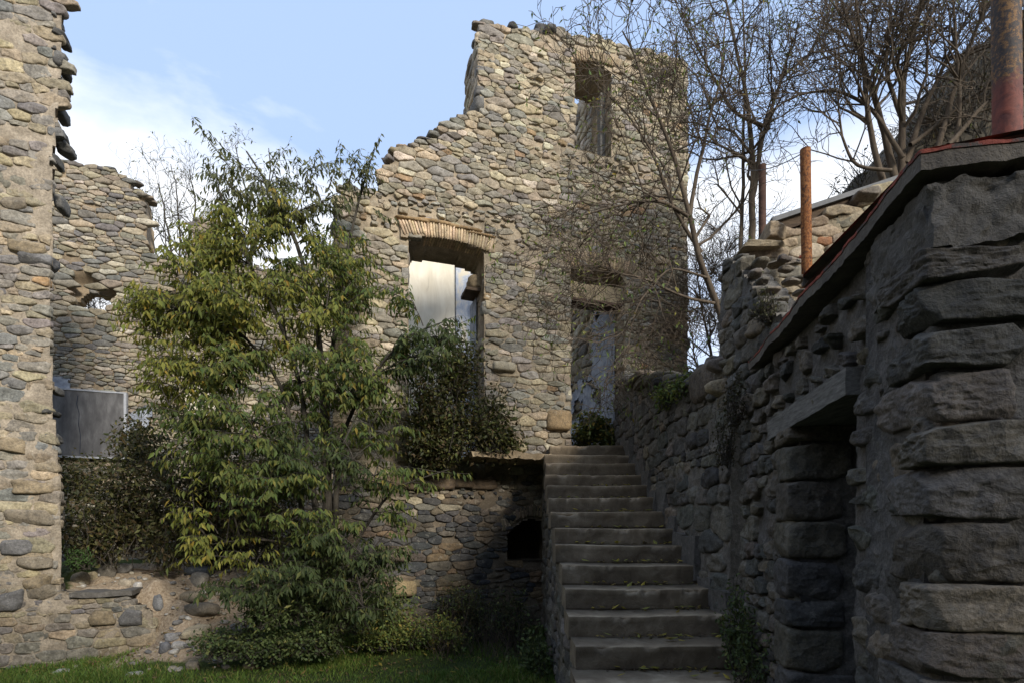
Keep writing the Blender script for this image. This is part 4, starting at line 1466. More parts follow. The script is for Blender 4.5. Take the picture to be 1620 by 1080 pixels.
def leafy_tree():
    rng = np.random.default_rng(5)
    YB = 6.75
    root = empty('leafy_tree', (-2.3, YB, .3), 'broad green and yellowing tree with drooping pointed leaves in front of the gap', 'tree')
    S = lambda L, y: [at(a, b, yy) for (a, b), yy in zip(L, y)]
    stems = [
        (smooth_path(S([(528, 985), (520, 850), (513, 700), (512, 600), (500, 500), (470, 380), (430, 300), (390, 240)], [6.75, 6.75, 6.7, 6.7, 6.75, 6.8, 6.8, 6.8]), 24), .075, .010),
        (smooth_path(S([(520, 985), (505, 850), (486, 700), (478, 610), (440, 500), (395, 420), (350, 330)], [6.7, 6.65, 6.6, 6.55, 6.45, 6.4, 6.4]), 22), .05, .009),
        (smooth_path(S([(515, 985), (485, 860), (462, 700), (455, 620), (400, 540), (320, 480), (250, 470)], [6.65, 6.6, 6.45, 6.4, 6.25, 6.2, 6.2]), 22), .042, .008),
        (smooth_path(S([(530, 985), (530, 800), (540, 680), (590, 590), (640, 530), (700, 510)], [6.75, 6.75, 6.7, 6.6, 6.5, 6.45]), 20), .048, .008),
        (smooth_path(S([(525, 900), (515, 640), (535, 480), (552, 380), (575, 290), (588, 250)], [6.8, 6.8, 6.9, 6.95, 6.95, 6.95]), 20), .05, .008),
        (smooth_path(S([(528, 970), (470, 860), (400, 850), (335, 860)], [6.7, 6.4, 6.15, 6.0]), 14), .03, .006),
        (smooth_path(S([(530, 960), (560, 860), (620, 770), (710, 742)], [6.7, 6.5, 6.4, 6.3]), 14), .03, .006),
        (smooth_path(S([(528, 990), (500, 930), (430, 915), (370, 930)], [6.7, 6.3, 6.05, 5.95]), 14), .028, .006),
        (smooth_path(S([(530, 990), (550, 900), (565, 900), (575, 960)], [6.7, 6.3, 6.15, 6.05]), 12), .025, .006),
    ]
    nodes, nrad = [], []
    paths = []
    for p, r0, r1 in stems:
        rr = np.linspace(r0, r1, len(p))
        paths.append((p, rr))
        nodes += list(p[3:])
        nrad += list(rr[3:])
    # crown clusters: px, py, rx, ry, depth, leaf palette, share
    CL = [(398, 305, 75, 60, 6.7, GREYG, 1.0), (470, 300, 70, 50, 6.8, GREYG, .9), (555, 285, 34, 40, 6.9, GREYG, .55), (430, 390, 125, 70, 6.6, YELLO, 1.5),
          (340, 370, 50, 55, 6.4, YELLO, .8), (300, 445, 70, 55, 6.2, YELLO, 1.0), (245, 485, 52, 36, 6.1, YELLO, .6), (400, 490, 130, 70, 6.3, YELLO, 1.6),
          (545, 395, 60, 55, 6.9, GREEN, .75), (330, 570, 75, 60, 6.1, YELLO, 1.0), (450, 590, 130, 60, 6.2, GREEN, 1.4), (590, 560, 80, 55, 6.5, GREEN, .9),
          (690, 545, 58, 48, 6.4, DARK, 1.0), (630, 470, 28, 30, 6.5, GREEN, .25), (400, 680, 120, 60, 6.0, GREEN, 1.3), (292, 645, 48, 26, 5.9, DARK, .45),
          (500, 720, 110, 60, 6.2, DARK, 1.0), (590, 670, 70, 45, 6.4, GREEN, .7), (415, 765, 100, 50, 5.9, GREEN, 1.0), (365, 855, 62, 26, 5.85, YELLO, .6),
          (270, 520, 60, 40, 6.1, YELLO, .6), (600, 620, 50, 40, 6.5, GREEN, .6), (555, 470, 50, 55, 6.8, GREEN, .6), (500, 430, 60, 50, 6.6, GREEN, .7), (270, 590, 50, 40, 6.0, YELLO, .5),
          (235, 480, 46, 34, 6.05, YELLO, .8), (330, 640, 60, 40, 5.95, GREEN, .8), (320, 730, 60, 40, 5.85, GREEN, .7), (330, 500, 70, 50, 6.1, YELLO, .9), (300, 860, 40, 24, 5.8, YELLO, .5),
          (300, 790, 40, 36, 5.9, YELLO, .35), (420, 905, 100, 45, 5.85, DARK, 1.2), (520, 870, 80, 65, 6.1, DARK, 1.1), (560, 950, 55, 45, 6.0, DARK, .8),
          (640, 745, 85, 20, 6.2, GREEN, .6), (640, 810, 45, 30, 6.3, GREEN, .5), (470, 820, 70, 40, 5.95, GREEN, .7), (600, 880, 50, 40, 6.2, DARK, .5)]
    lp_, ld, ln_, lc = [], [], [], []
    nodes = np.array(nodes)

    def spray(tip, node, pal, dens=1.0, extra=1.0):
        v = tip - node
        L = np.linalg.norm(v)
        mid = node + v * .55 + np.array([0, 0, .16 * L]) + rng.normal(0, .05 * L, 3)
        br = bez(node, mid, tip, 9)
        paths.append((br, np.linspace(.004 + .008 * min(L, 1.2), .0018, 9)))
        hd = unit(v * np.array([1, 1, .25]))
        sd = unit(np.cross(hd, [0, 0, 1.]))
        k = 0
        for t in np.linspace(.25, 1.0, int(6 + 5 * min(L, 1.5))):
            i = min(7, int(t * 8))
            p = br[i] + (br[i + 1] - br[i]) * (t * 8 - i)
            sgn = 1 if k % 2 else -1
            k += 1
            d = unit(hd * .75 + sd * sgn * rng.uniform(.3, .95) + np.array([0, 0, rng.normal(.0, .22)])) if t < .97 else unit(br[-1] - br[-2])
            Lt = rng.uniform(.16, .36) * (1.15 - .5 * t) * extra
            tw = curve(p, d, Lt, 5, rng, .3, (0, 0, -.5))
            paths.append((tw, np.linspace(.0024, .0010, 5)))
            m = max(3, int(Lt / .030 * dens))
            for j in range(m):
                tt = (j + .8) / m * 4
                ii = min(3, int(tt))
                q = tw[ii] + (tw[ii + 1] - tw[ii]) * (tt - ii)
                td = unit(tw[ii + 1] - tw[ii])
                s2 = unit(np.cross(td, [0, 0, 1.])) * (1 if j % 2 else -1)
                lp_.append(q)
                ld.append(unit(td * .45 + s2 * .55 + np.array([0, 0, -rng.uniform(.35, 1.25)]) + rng.normal(0, .18, 3)))
                ln_.append(unit(np.array([0, -.25, 1.]) * .8 + td * .4 + rng.normal(0, .3, 3)))
                lc.append(pal)
    pal_cols = []
    for (cx_, cy_, rx, ry, yd, pal, sh) in CL:
        n = int(rx * ry / 165 * (.66 if cy_ > 640 else .98) * max(.85, sh ** .2))
        for k in range(n):
            while True:
                q = rng.uniform(-1, 1, 3)
                if q @ q < 1:
                    break
            q = q * (.25 + .85 * rng.uniform() ** .35) / max(1e-3, np.linalg.norm(q)) * np.linalg.norm(q) ** .4
            tip = at(cx_ + q[0] * rx, cy_ + q[1] * ry, yd)
            tip[1] += q[2] * max(rx, ry) / 128 * .75
            tip[1] = min(tip[1], 8.14 + .325 * tip[0] - .12) if tip[0] > -2.6 else tip[1]
            dd = np.linalg.norm(nodes - tip, axis=1) + 3.0 * np.maximum(0, nodes[:, 2] - tip[2] + .05) + .0
            dd[dd < .25] += .6
            i = int(np.argmin(dd + rng.uniform(0, .25, len(dd))))
            spray(tip, nodes[i], pal)
            if k % 3 == 0:
                nodes = np.concatenate([nodes, [(nodes[i] * .5 + tip * .5) + np.array([0, 0, .05])]])
    # the long leaders standing clear of the crown
    for base, tip, pal in (((372, 275), (303, 184), GREYG), ((385, 262), (326, 205), GREYG), ((560, 290), (604, 212), GREYG), ((545, 300), (572, 235), GREYG), ((520, 300), (540, 225), GREYG),
                           ((350, 330), (302, 300), GREYG), ((470, 300), (470, 245), GREYG), ((440, 290), (425, 240), GREYG), ((250, 480), (186, 474), YELLO), ((290, 560), (232, 560), YELLO), ((270, 420), (225, 415), YELLO), ((300, 380), (252, 392), YELLO), ((310, 640), (238, 640), GREEN), ((590, 330), (630, 350), GREYG), ((600, 420), (640, 440), GREEN), ((700, 520), (752, 500), GREEN), ((330, 850), (300, 880), YELLO), ((660, 740), (745, 748), GREEN), ((420, 260), (445, 235), GREYG), ((510, 270), (505, 235), GREYG), ((280, 470), (200, 500), YELLO)):
        b_, t_ = at(*base, 6.75 if base[0] > 300 else 6.1), at(*tip, 6.75 if base[0] > 300 else 6.05)
        br = bez(b_, (b_ + t_) / 2 + np.array([0, 0, -.04]), t_, 9)
        paths.append((br, np.linspace(.007, .0015, 9)))
        m = int(np.linalg.norm(t_ - b_) / .032)
        for j in range(m):
            tt = (j + .9) / m * 8
            ii = min(7, int(tt))
            q = br[ii] + (br[ii + 1] - br[ii]) * (tt - ii)
            td = unit(br[ii + 1] - br[ii])
            s2 = unit(np.cross(td, [0, -.6, 1.])) * (1 if j % 2 else -1)
            for rep in range(2):
                lp_.append(q + rng.normal(0, .012, 3))
                ld.append(unit(td * .3 + s2 * .7 + np.array([0, 0, -.75]) + rng.normal(0, .2, 3)))
                ln_.append(unit(np.array([0, -.6, .8]) + rng.normal(0, .25, 3)))
                lc.append(pal)
    n = len(lp_)
    cols = np.zeros((n, 3))
    ids = np.array([id(p) for p in lc])
    for pal in (GREYG, YELLO, GREEN, DARK):
        m_ = ids == id(pal)
        cols[m_] = pick(pal, int(m_.sum()), rng, .25)
    cols *= .74
    lp_, ld, ln_ = map(np.array, (lp_, ld, ln_))
    L = rng.uniform(.05, .118, n)
    mb = MB()
    leaves(mb, lp_, ld, ln_, L, L * rng.uniform(.26, .40, n), cols, .22, .18)
    mb.build('crown', M['leaf'], root, smooth=False)
    mb = MB()
    thick = [p for p in paths if p[1][0] > .014]
    thin = [p for p in paths if p[1][0] <= .014]
    tubes(mb, thick, 9)
    tubes(mb, thin, 4)
    mb.build('trunk', M['bark'], root)
    print('tree leaves', n)
    return root


leafy_tree()


def bare_tree(name, label, limbs, seed, density=1.0, leaf_n=0, leaf_pal=GREYG, group=None, base=None, lens=(1.15, .62, .30), kids=(20, 10, 3), mat='greybark', spread=1.0, droop=0.0, leaf_sz=(.03, .07), thin=.85):
    rng = np.random.default_rng(seed)
    root = empty(name, base if base is not None else limbs[0][0][0], label, 'tree', group)
    big, fine = [], []
    tips = []

    def grow(path, r0, r1, lvl, Lp):
        n = len(path)
        K = max(1, int(kids[lvl] * density * rng.uniform(.7, 1.3)))
        for k in range(K):
            t = rng.uniform(.18, 1.0) ** .8
            i = min(n - 2, int(t * (n - 1)))
            p = path[i] + (path[i + 1] - path[i]) * (t * (n - 1) - i)
            td = unit(path[i + 1] - path[i])
            a = rng.normal(size=3)
            a = unit(a - td * (a @ td))
            ang = rng.uniform(.45, 1.15) * spread
            d = td * math.cos(ang) + a * math.sin(ang) + np.array([0, 0, .18 - droop])
            L = lens[lvl] * rng.uniform(.5, 1.35) * (1.1 - .45 * t)
            m = 7 if lvl == 0 else (6 if lvl == 1 else 4)
            q = curve(p, d, L, m, rng, .75, (0, 0, .35 - droop * 1.6))
            rr = (r0 + (r1 - r0) * t) * (.58 if lvl == 0 else .62)
            rr = max(rr, .0042 if lvl < 2 else .0034)
            (big if lvl == 0 else fine).append((q, np.linspace(rr, max(.0024, rr * .35), m)))
            if lvl < 2:
                grow(q, rr, rr * .35, lvl + 1, L)
            else:
                tips.append((q[-1], unit(q[-1] - q[-2])))
                tips.append((q[-2], unit(q[-1] - q[-2])))
    trunk = []
    for pts_, r0, r1 in limbs:
        n = max(10, len(pts_) * 4)
        p = smooth_path(pts_, n)
        p[1:-1] += fbm(p[1:-1] * 3.1, 2, seed)[:, None] * .03 * np.array([1, .6, .3])
        trunk.append((p, np.linspace(r0 * thin, r1 * thin, n)))
        grow(p, r0 * thin, r1 * thin, 0, 1)
    mb = MB()
    tubes(mb, trunk, 10)
    mb.build('trunk', M[mat], root)
    mb = MB()
    tubes(mb, big, 5)
    tubes(mb, fine, 3)
    mb.build('branches', M[mat], root)
    if leaf_n:
        ix = rng.choice(len(tips), min(leaf_n, len(tips)), replace=False)
        p = np.array([tips[i][0] for i in ix])
        d = np.array([tips[i][1] for i in ix])
        d = unit(d * .6 + rng.normal(0, .5, d.shape) + np.array([0, 0, -.35]))
        L = rng.uniform(*leaf_sz, len(ix))
        mb = MB()
        leaves(mb, p, d, unit(rng.normal(0, .5, d.shape) + np.array([0, -.3, 1.])), L, L * .36, pick(leaf_pal, len(ix), rng, .25))
        mb.build('foliage', M['dullleaf'], root, smooth=False)
    print(name, len(fine), len(tips))
    return root


def L_(pts_, ys, r0, r1):
    if not hasattr(ys, '__len__'):
        ys = [ys] * len(pts_)
    return ([at(a, b, y) for (a, b), y in zip(pts_, ys)], r0, r1)


TG = 'leafless trees on the bank above the steps'
bare_tree('bare_tree', 'leafless tree leaning left, its curved limbs hanging over the house front', [
    L_([(1165, 600), (1130, 470), (1100, 390), (1088, 320), (1060, 230), (1020, 130), (985, 50)], [6.6, 6.5, 6.3, 6.3, 6.3, 6.2, 6.2], .055, .010),
    L_([(1092, 345), (1050, 318), (1000, 320), (940, 335), (890, 350)], [6.3, 6.2, 6.1, 6.1, 6.1], .025, .006),
    L_([(1110, 400), (1075, 350), (1040, 260), (1000, 190), (940, 130)], [6.35, 6.3, 6.2, 6.2, 6.2], .03, .006),
    L_([(1130, 480), (1080, 470), (1020, 440), (960, 430), (900, 425)], [6.4, 6.2, 6.1, 6.1, 6.1], .022, .005),
    L_([(1092, 340), (1110, 240), (1140, 130), (1150, 20)], [6.3, 6.3, 6.3, 6.3], .03, .008),
    L_([(1120, 440), (1060, 420), (1010, 480), (990, 560)], [6.4, 6.2, 6.1, 6.0], .018, .004),
], 11, .85, 2400, GREEN, TG, (2.76, 6.6, 3.1), droop=.25)
bare_tree('bare_tree', 'straight pair of grey trunks standing just left of the orange rusty post', [
    L_([(1192, 500), (1190, 360), (1192, 250), (1182, 150), (1160, 60), (1140, -40)], 6.9, .062, .012),
    L_([(1190, 330), (1202, 230), (1215, 180), (1235, 130), (1262, 40)], [6.9, 6.9, 6.8, 6.8, 6.8], .045, .010),
    L_([(1172, 500), (1174, 330), (1178, 200), (1178, 80), (1172, -60)], [7.0, 7.0, 7.0, 7.0, 7.0], .035, .009),
    L_([(1208, 200), (1160, 180), (1110, 90), (1080, 20)], 6.8, .028, .006),
    L_([(1192, 260), (1140, 230), (1090, 215), (1060, 190)], 6.8, .022, .005),
    L_([(1240, 120), (1280, 90), (1320, 20)], 6.8, .022, .006),
], 12, .8, 1000, GREYG, TG, (3.12, 6.95, 3.2))
bare_tree('bare_tree', 'spreading leafless tree with many stems fanning above the grey metal sheet', [
    L_([(1420, 300), (1405, 240), (1385, 150), (1350, 60), (1320, -40)], 6.2, .05, .012),
    L_([(1425, 300), (1425, 220), (1430, 130), (1450, 40), (1470, -50)], 6.2, .055, .012),
    L_([(1400, 300), (1380, 220), (1370, 160), (1362, 60), (1350, -40)], [6.1, 6.1, 6.0, 6.0, 6.0], .042, .010),
    L_([(1432, 260), (1460, 170), (1500, 90), (1540, 10)], 6.2, .045, .010),
    L_([(1428, 250), (1380, 170), (1320, 140), (1260, 150), (1200, 190)], 6.1, .03, .006),
    L_([(1440, 230), (1490, 190), (1540, 150), (1590, 130)], 6.1, .03, .008),
    L_([(1410, 270), (1350, 265), (1330, 210), (1318, 120)], 6.0, .025, .006),
    L_([(1430, 200), (1400, 110), (1410, 20), (1400, -50)], 6.2, .03, .008),
], 13, .85, 600, GREYG, TG, (4.5, 6.2, 5.0))
bare_tree('bare_tree', 'slanting grey leafless tree on the steep bank behind the sooty flue pipe', [
    L_([(1480, 250), (1500, 170), (1530, 90), (1560, 10), (1580, -60)], 6.0, .04, .01),
    L_([(1500, 230), (1550, 170), (1610, 120), (1680, 60)], 5.8, .03, .008),
    L_([(1510, 240), (1520, 140), (1510, 40), (1500, -60)], 5.9, .03, .008),
    L_([(1560, 240), (1590, 160), (1640, 60)], 5.6, .03, .008),
], 14, .75, 60, GREYG, TG, (4.8, 6.0, 5.4))
bare_tree('young_tree', 'low dense twiggy tree in the strip of sky between house front and stair wall', [
    L_([(1140, 640), (1125, 560), (1110, 490), (1100, 420)], [8.6, 8.6, 8.5, 8.5], .035, .008),
    L_([(1130, 620), (1150, 540), (1160, 470), (1150, 400)], [8.6, 8.6, 8.6, 8.6], .03, .008),
    L_([(1120, 620), (1100, 570), (1095, 520)], [8.5, 8.4, 8.4], .025, .006),
], 15, 1.0, 300, BROWN, TG, (3.3, 8.6, 3.4))
bare_tree('distant_tree', 'thin leafless tree far behind the gap in the back wall', [
    L_([(285, 470), (270, 400), (262, 340), (250, 290)], 14., .05, .012),
    L_([(285, 460), (300, 380), (310, 320), (300, 270)], 14., .045, .012),
    L_([(282, 470), (245, 400), (232, 340), (225, 300)], 14., .04, .012),
    L_([(285, 470), (285, 380), (280, 300), (270, 260)], 14., .04, .01),
], 16, .95, 260, GREYG, None, (-8.6, 14, 1.0), lens=(1.2, .6, .32), leaf_sz=(.06, .11), mat='bark', kids=(11, 6, 3))
bare_tree('distant_tree', 'small leafless treetop showing above the green crown', [
    L_([(400, 470), (396, 330), (380, 270), (372, 230)], 15., .05, .012),
    L_([(400, 400), (420, 320), (430, 260), (425, 235)], 15., .04, .012),
    L_([(398, 400), (440, 330), (455, 270)], 15., .04, .012),
], 17, .8, 200, GREYG, None, (-7.2, 15, 1.0), lens=(1.0, .5, .3), leaf_sz=(.06, .11), mat='bark', kids=(9, 5, 3))
bare_tree('distant_tree', 'twiggy bush seen through the ragged hole in the back wall', [
    L_([(150, 620), (146, 520), (140, 470), (130, 430)], 12.5, .03, .008),
    L_([(150, 620), (160, 510), (158, 450)], 12.5, .03, .008),
], 18, .9, 0, GREYG, None, (-9.7, 12.5, 1.0), lens=(.8, .4, .2))


def shrub(name, label, cat, blobs, nstem, nleaf, lsz, pal, seed, base=None, group=None, arch=.25, mat='dullleaf', wfac=.45, clump=.09, stemr=.006, hang=.4):
    """blobs: (centre, radii) ellipsoids in metres filled with stems and clustered leaves"""
    rng = np.random.default_rng(seed)
    c0 = np.mean([b[0] for b in blobs], 0)
    if base is None:
        base = np.array([c0[0], c0[1], min(b[0][2] - b[1][2] for b in blobs)])
    root = empty(name, base, label, cat, group)
    vol = np.array([np.prod(b[1]) ** .7 for b in blobs])
    pr = vol / vol.sum()
    paths, pp, dd = [], [], []
    for k in range(nstem):
        b = blobs[rng.choice(len(blobs), p=pr)]
        q = unit(rng.normal(size=3)) * rng.uniform(.3, 1.05) ** .5
        tip = np.array(b[0]) + q * np.array(b[1])
        foot = np.array([b[0][0] + rng.normal(0, .35) * b[1][0], b[0][1] + rng.normal(0, .3) * b[1][1], b[0][2] - b[1][2] * 1.0])
        if tip[2] < foot[2] + .05:
            tip[2] = foot[2] + .05 + abs(rng.normal(0, .1))
        mid = (foot + tip) / 2 + np.array([0, 0, arch * np.linalg.norm(tip - foot)]) + rng.normal(0, .06, 3)
        p = bez(foot, mid, tip, 8)
        p[1:] += rng.normal(0, .012, (7, 3))
        paths.append((p, np.linspace(stemr, .0015, 8)))
        m = int(nleaf / nstem)
        t = rng.uniform(.2, 1, m) ** .7 * 7
        i = np.minimum(6, t.astype(int))
        x = p[i] + (p[i + 1] - p[i]) * (t - i)[:, None] + rng.normal(0, clump, (m, 3))
        pp.append(x)
        dd.append(unit(p[i + 1] - p[i]) * .4 + rng.normal(0, .7, (m, 3)) + np.array([0, -.1, -hang]))
    p = np.concatenate(pp)
    d = unit(np.concatenate(dd))
    n = len(p)
    L = rng.uniform(lsz[0], lsz[1], n)
    mb = MB()
    leaves(mb, p, d, unit(rng.normal(0, .55, (n, 3)) + np.array([0, -.35, 1.])), L, L * wfac, pick(pal, n, rng, .28), .15, .1)
    mb.build('foliage', M[mat], root, smooth=False)
    mb = MB()
    tubes(mb, paths, 4)
    mb.build('stems', M['bark'], root)
    return root


def eb(px, py, Y, rx, ry, dy):
    k = FX / Y
    return (at(px, py, Y), np.array([rx / k, dy, ry / k]))


shrub('bramble_thicket', 'dark brown green bramble thicket filling the gap beside the left wall', 'bush',
      [eb(150, 800, 7.6, 70, 95, .6), eb(215, 770, 7.8, 60, 110, .6), eb(280, 800, 7.6, 70, 95, .6), eb(350, 770, 7.9, 70, 130, .6), eb(235, 700, 8.4, 50, 50, .5), eb(420, 780, 7.9, 60, 120, .6), eb(120, 745, 8.2, 40, 40, .4)],
      420, 23000, (.035, .10), BROWN + [((.10, .10, .035), 3)], 21, wfac=.5)
shrub('doorway_bush', 'tall tangled bush with reddish stems growing out of the left doorway', 'bush',
      [eb(672, 610, 7.5, 30, 90, .25), eb(668, 680, 7.4, 30, 50, .25), eb(705, 640, 7.45, 50, 80, .35), eb(725, 570, 7.55, 36, 60, .3), eb(770, 660, 7.5, 46, 56, .3), eb(690, 690, 7.4, 40, 40, .3), eb(800, 690, 7.6, 26, 24, .2)],
      420, 15000, (.03, .09), BROWN + [((.10, .10, .028), 4), ((.07, .085, .024), 4)], 22, wfac=.5, arch=.1)
shrub('climbing_ivy', 'yellow green ivy mound on the threshold of the right doorway', 'ivy',
      [eb(930, 685, 8.75, 26, 34, .25), eb(965, 690, 8.85, 24, 30, .25), eb(945, 670, 9.0, 32, 22, .25)], 90, 3400, (.04, .08), IVYY, 23, wfac=.8, clump=.05)
shrub('weed_clump', 'low yellow green weeds at the foot of the lower wall beside the tree', 'weeds',
      [eb(640, 985, 7.0, 60, 38, .35), eb(700, 1000, 7.0, 50, 26, .3), eb(600, 1000, 6.7, 40, 26, .3)], 160, 5200, (.025, .06), GREEN + [((.24, .19, .04), 1)], 24, wfac=.5, clump=.05)
shrub('weed_clump', 'taller dry weeds and nettles under the arched niche beside the stairs', 'weeds',
      [eb(760, 965, 7.3, 55, 48, .3), eb(815, 975, 7.2, 34, 56, .25), eb(725, 950, 7.5, 40, 36, .25)], 170, 4200, (.025, .06), BROWN + DARK, 25, wfac=.4, clump=.05)
shrub('weed_clump', 'dark weeds growing against the foot of the stair side wall', 'weeds',
      [eb(855, 1040, 6.0, 14, 60, .25), eb(840, 1030, 6.2, 22, 30, .25)], 70, 1900, (.03, .065), DARK, 26, wfac=.5, clump=.05)
shrub('ground_ivy', 'low bright green nettles on the grass in front of the tree', 'weeds',
      [eb(360, 1015, 6.05, 62, 22, .3), eb(420, 1020, 6.1, 50, 20, .3), eb(500, 1010, 6.2, 50, 24, .3)], 170, 4200, (.025, .055), DARK + [((.07, .10, .03), 4)], 27, wfac=.7, clump=.05)
shrub('undergrowth', 'dark green suckers and undergrowth around the foot of the tree', 'undergrowth',
      [eb(470, 930, 6.2, 60, 55, .3), eb(540, 950, 6.4, 60, 50, .3), eb(600, 930, 6.8, 50, 60, .3), eb(420, 950, 6.0, 50, 40, .25), eb(500, 880, 6.6, 60, 50, .3)],
      180, 6000, (.04, .085), DARK, 34, wfac=.42, clump=.08)
shrub('fern', 'small bright green fern at the base of the left wall', 'fern',
      [eb(125, 880, 6.9, 26, 20, .12)], 26, 600, (.03, .06), [((.07, .13, .035), 3), ((.05, .09, .025), 2)], 28, wfac=.3, clump=.02)
shrub('stair_shrub', 'dark leafy shrub in the corner of the lowest steps by the shed', 'shrub',
      [(np.array([1.52, 3.62, 1.0]), np.array([.1, .16, .3])), (np.array([1.50, 3.35, .85]), np.array([.12, .16, .22]))], 60, 1500, (.02, .045), DARK, 29, wfac=.5, clump=.03, stemr=.003)
shrub('wall_ivy', 'small ivy tuft hanging on top of the stair wall near the house', 'ivy',
      [(np.array([1.60, 5.55, 2.98]), np.array([.08, .4, .12])), (np.array([1.6, 5.0, 2.95]), np.array([.08, .25, .1]))], 50, 900, (.02, .05), GREEN, 30, wfac=.7, clump=.03, stemr=.003)
shrub('wall_ivy', 'dry brown creeper in the joint between stair wall and shed', 'ivy',
      [(np.array([1.57, 3.95, 2.35]), np.array([.06, .12, .28])), (np.array([1.56, 3.75, 2.55]), np.array([.05, .1, .2]))], 60, 800, (.015, .035), [((.07, .055, .035), 4), ((.045, .045, .02), 4)], 31, wfac=.5, clump=.03, stemr=.003)
shrub('moss_tuft', 'mossy tuft on the slope of the jagged wall stub', 'moss',
      [(np.array([1.62, 3.42, 3.0]), np.array([.06, .1, .07]))], 40, 500, (.012, .03), [((.07, .07, .03), 3), ((.06, .05, .03), 3)], 32, wfac=.4, clump=.02, stemr=.002)
shrub('bank_scrub', 'dry scrub and dead stalks covering the steep bank on the right', 'scrub',
      [(np.array([5.0, 7.2, 6.2]), np.array([.9, .6, .7])), (np.array([5.8, 7.0, 7.0]), np.array([.9, .6, .8])), (np.array([4.5, 6.8, 5.2]), np.array([.8, .6, .7])), (np.array([6.6, 7.0, 7.9]), np.array([.9, .6, .8])), (np.array([5.6, 6.4, 5.6]), np.array([1.0, .6, .8]))],
      1300, 4200, (.03, .07), BROWN, 33, wfac=.35, stemr=.011)

# ------------------------------------------------------------------ grass
def grass():
    rng = np.random.default_rng(8)
    n = 52000
    X = rng.uniform(-6.6, .5, n)
    Y = rng.uniform(5.1, 8.0, n)
    s, u = facade_su(X, Y)
    keep = (s < -.05)
    soil = sstep(-5.2, -4.5, u) * sstep(-3.1, -3.8, u) * sstep(-.9, -.45, s)
    pn = fbm(np.stack([X * 1.4, Y * 1.4, X * 0], -1), 3, 91)
    keep &= rng.uniform(size=n) > soil * 1.1
    keep &= rng.uniform(size=n) < np.clip(.75 + .9 * pn, .12, 1)
    X, Y, pn = X[keep], Y[keep], pn[keep]
    n = len(X)
    Z = ground_h(X, Y)
    h = rng.uniform(.025, .075, n) * (1 + .5 * pn)
    a = rng.uniform(0, 2 * np.pi, n)
    w = rng.uniform(.003, .006, n)
    lean = rng.normal(0, .5, (n, 2)) * h[:, None]
    b = np.stack([X, Y, Z - .005], -1)
    sd = np.stack([np.cos(a) * w, np.sin(a) * w, a * 0], -1)
    mid = b + np.stack([lean[:, 0] * .35, lean[:, 1] * .35, h * .6], -1)
    tip = b + np.stack([lean[:, 0], lean[:, 1], h], -1)
    V = np.stack([b - sd, b + sd, mid + sd * .8, mid - sd * .8, tip], 1)
    i = np.arange(n)[:, None] * 5
    c = pick([((.11, .18, .034), 5), ((.15, .21, .042), 4), ((.085, .14, .03), 4), ((.24, .21, .07), 1.6)], n, rng, .25)
    mb = MB()
    mb.add(V.reshape(-1, 3), i + np.array([0, 1, 2, 3]), i + np.array([3, 2, 4]), np.repeat(c, 5, 0))
    o = mb.build('grass', M['grass'], smooth=False)
    tag(o, kind='stuff')
    # dead stalks
    n = 240
    X = rng.uniform(-1.0, .35, n)
    Y = rng.uniform(6.6, 7.6, n)
    Z = ground_h(X, Y)
    paths = []
    for x, y, z in zip(X, Y, Z):
        paths.append((curve((x, y, z), (rng.normal(0, .4), rng.normal(0, .3), 1), rng.uniform(.25, .75), 5, rng, .4, (0, 0, -.4)), np.linspace(.0035, .0012, 5)))
    mb = MB()
    tubes(mb, paths, 3)
    o = mb.build('dry_grass', M['greybark'])
    tag(o, kind='stuff')


grass()


def litter():
    rng = np.random.default_rng(19)
    n = 5200
    X = rng.uniform(-5.6, .4, n)
    Y = rng.uniform(5.4, 8.6, n)
    s, u = facade_su(X, Y)
    k = ((s < -.1) | (u < -2.7)) & ~((u < -4.55) & (s > -.15))
    k &= rng.uniform(size=n) < np.where(s > -.6, .9, .22)
    X, Y = X[k], Y[k]
    n = len(X)
    p = np.stack([X, Y, ground_h(X, Y) + rng.uniform(.006, .03, n)], -1)
    d = np.stack([rng.normal(size=n), rng.normal(size=n), rng.normal(0, .25, n)], -1)
    L = rng.uniform(.025, .075, n)
    mb = MB()
    leaves(mb, p, d, unit(np.stack([rng.normal(0, .4, n), rng.normal(0, .4, n), np.ones(n)], -1)), L, L * .42,
           pick([((.17, .11, .06), 5), ((.10, .07, .045), 4), ((.26, .17, .06), 2), ((.30, .25, .08), 1)], n, rng, .3), -.2, -.1)
    tag(mb.build('leaf_litter', M['dullleaf'], smooth=False), kind='stuff')


litter()


def stair_litter():
    rng = np.random.default_rng(23)
    mb = MB()
    P, D = [], []
    for k in range(1, 15):
        y, z = STEPS[k]
        n = 90
        x = XL + .05 + (XR - XL - .1) * rng.uniform(size=n) ** .6
        P.append(np.stack([x, y + TRD - np.abs(rng.normal(0, .035, n)) - .004, z + rng.uniform(.003, .02, n)], -1))
        D.append(np.stack([rng.normal(size=n), rng.normal(size=n), rng.normal(0, .4, n)], -1))
    P, D = np.concatenate(P), np.concatenate(D)
    n = len(P)
    L = rng.uniform(.008, .035, n)
    leaves(mb, P, D, unit(np.stack([rng.normal(0, .5, n), rng.normal(0, .5, n), np.ones(n)], -1)), L, L * .6,
           pick([((.12, .08, .05), 5), ((.08, .06, .04), 4), ((.3, .22, .07), 2), ((.09, .09, .03), 2)], n, rng, .3), -.2, -.1)
    tag(mb.build('step_litter', M['dullleaf'], smooth=False), kind='stuff')


stair_litter()

# ------------------------------------------------------------------ loose stones
RUB = 'stones lying on the earth bank in the gap'
SMALL = 'small stones scattered on the bank and the grass'


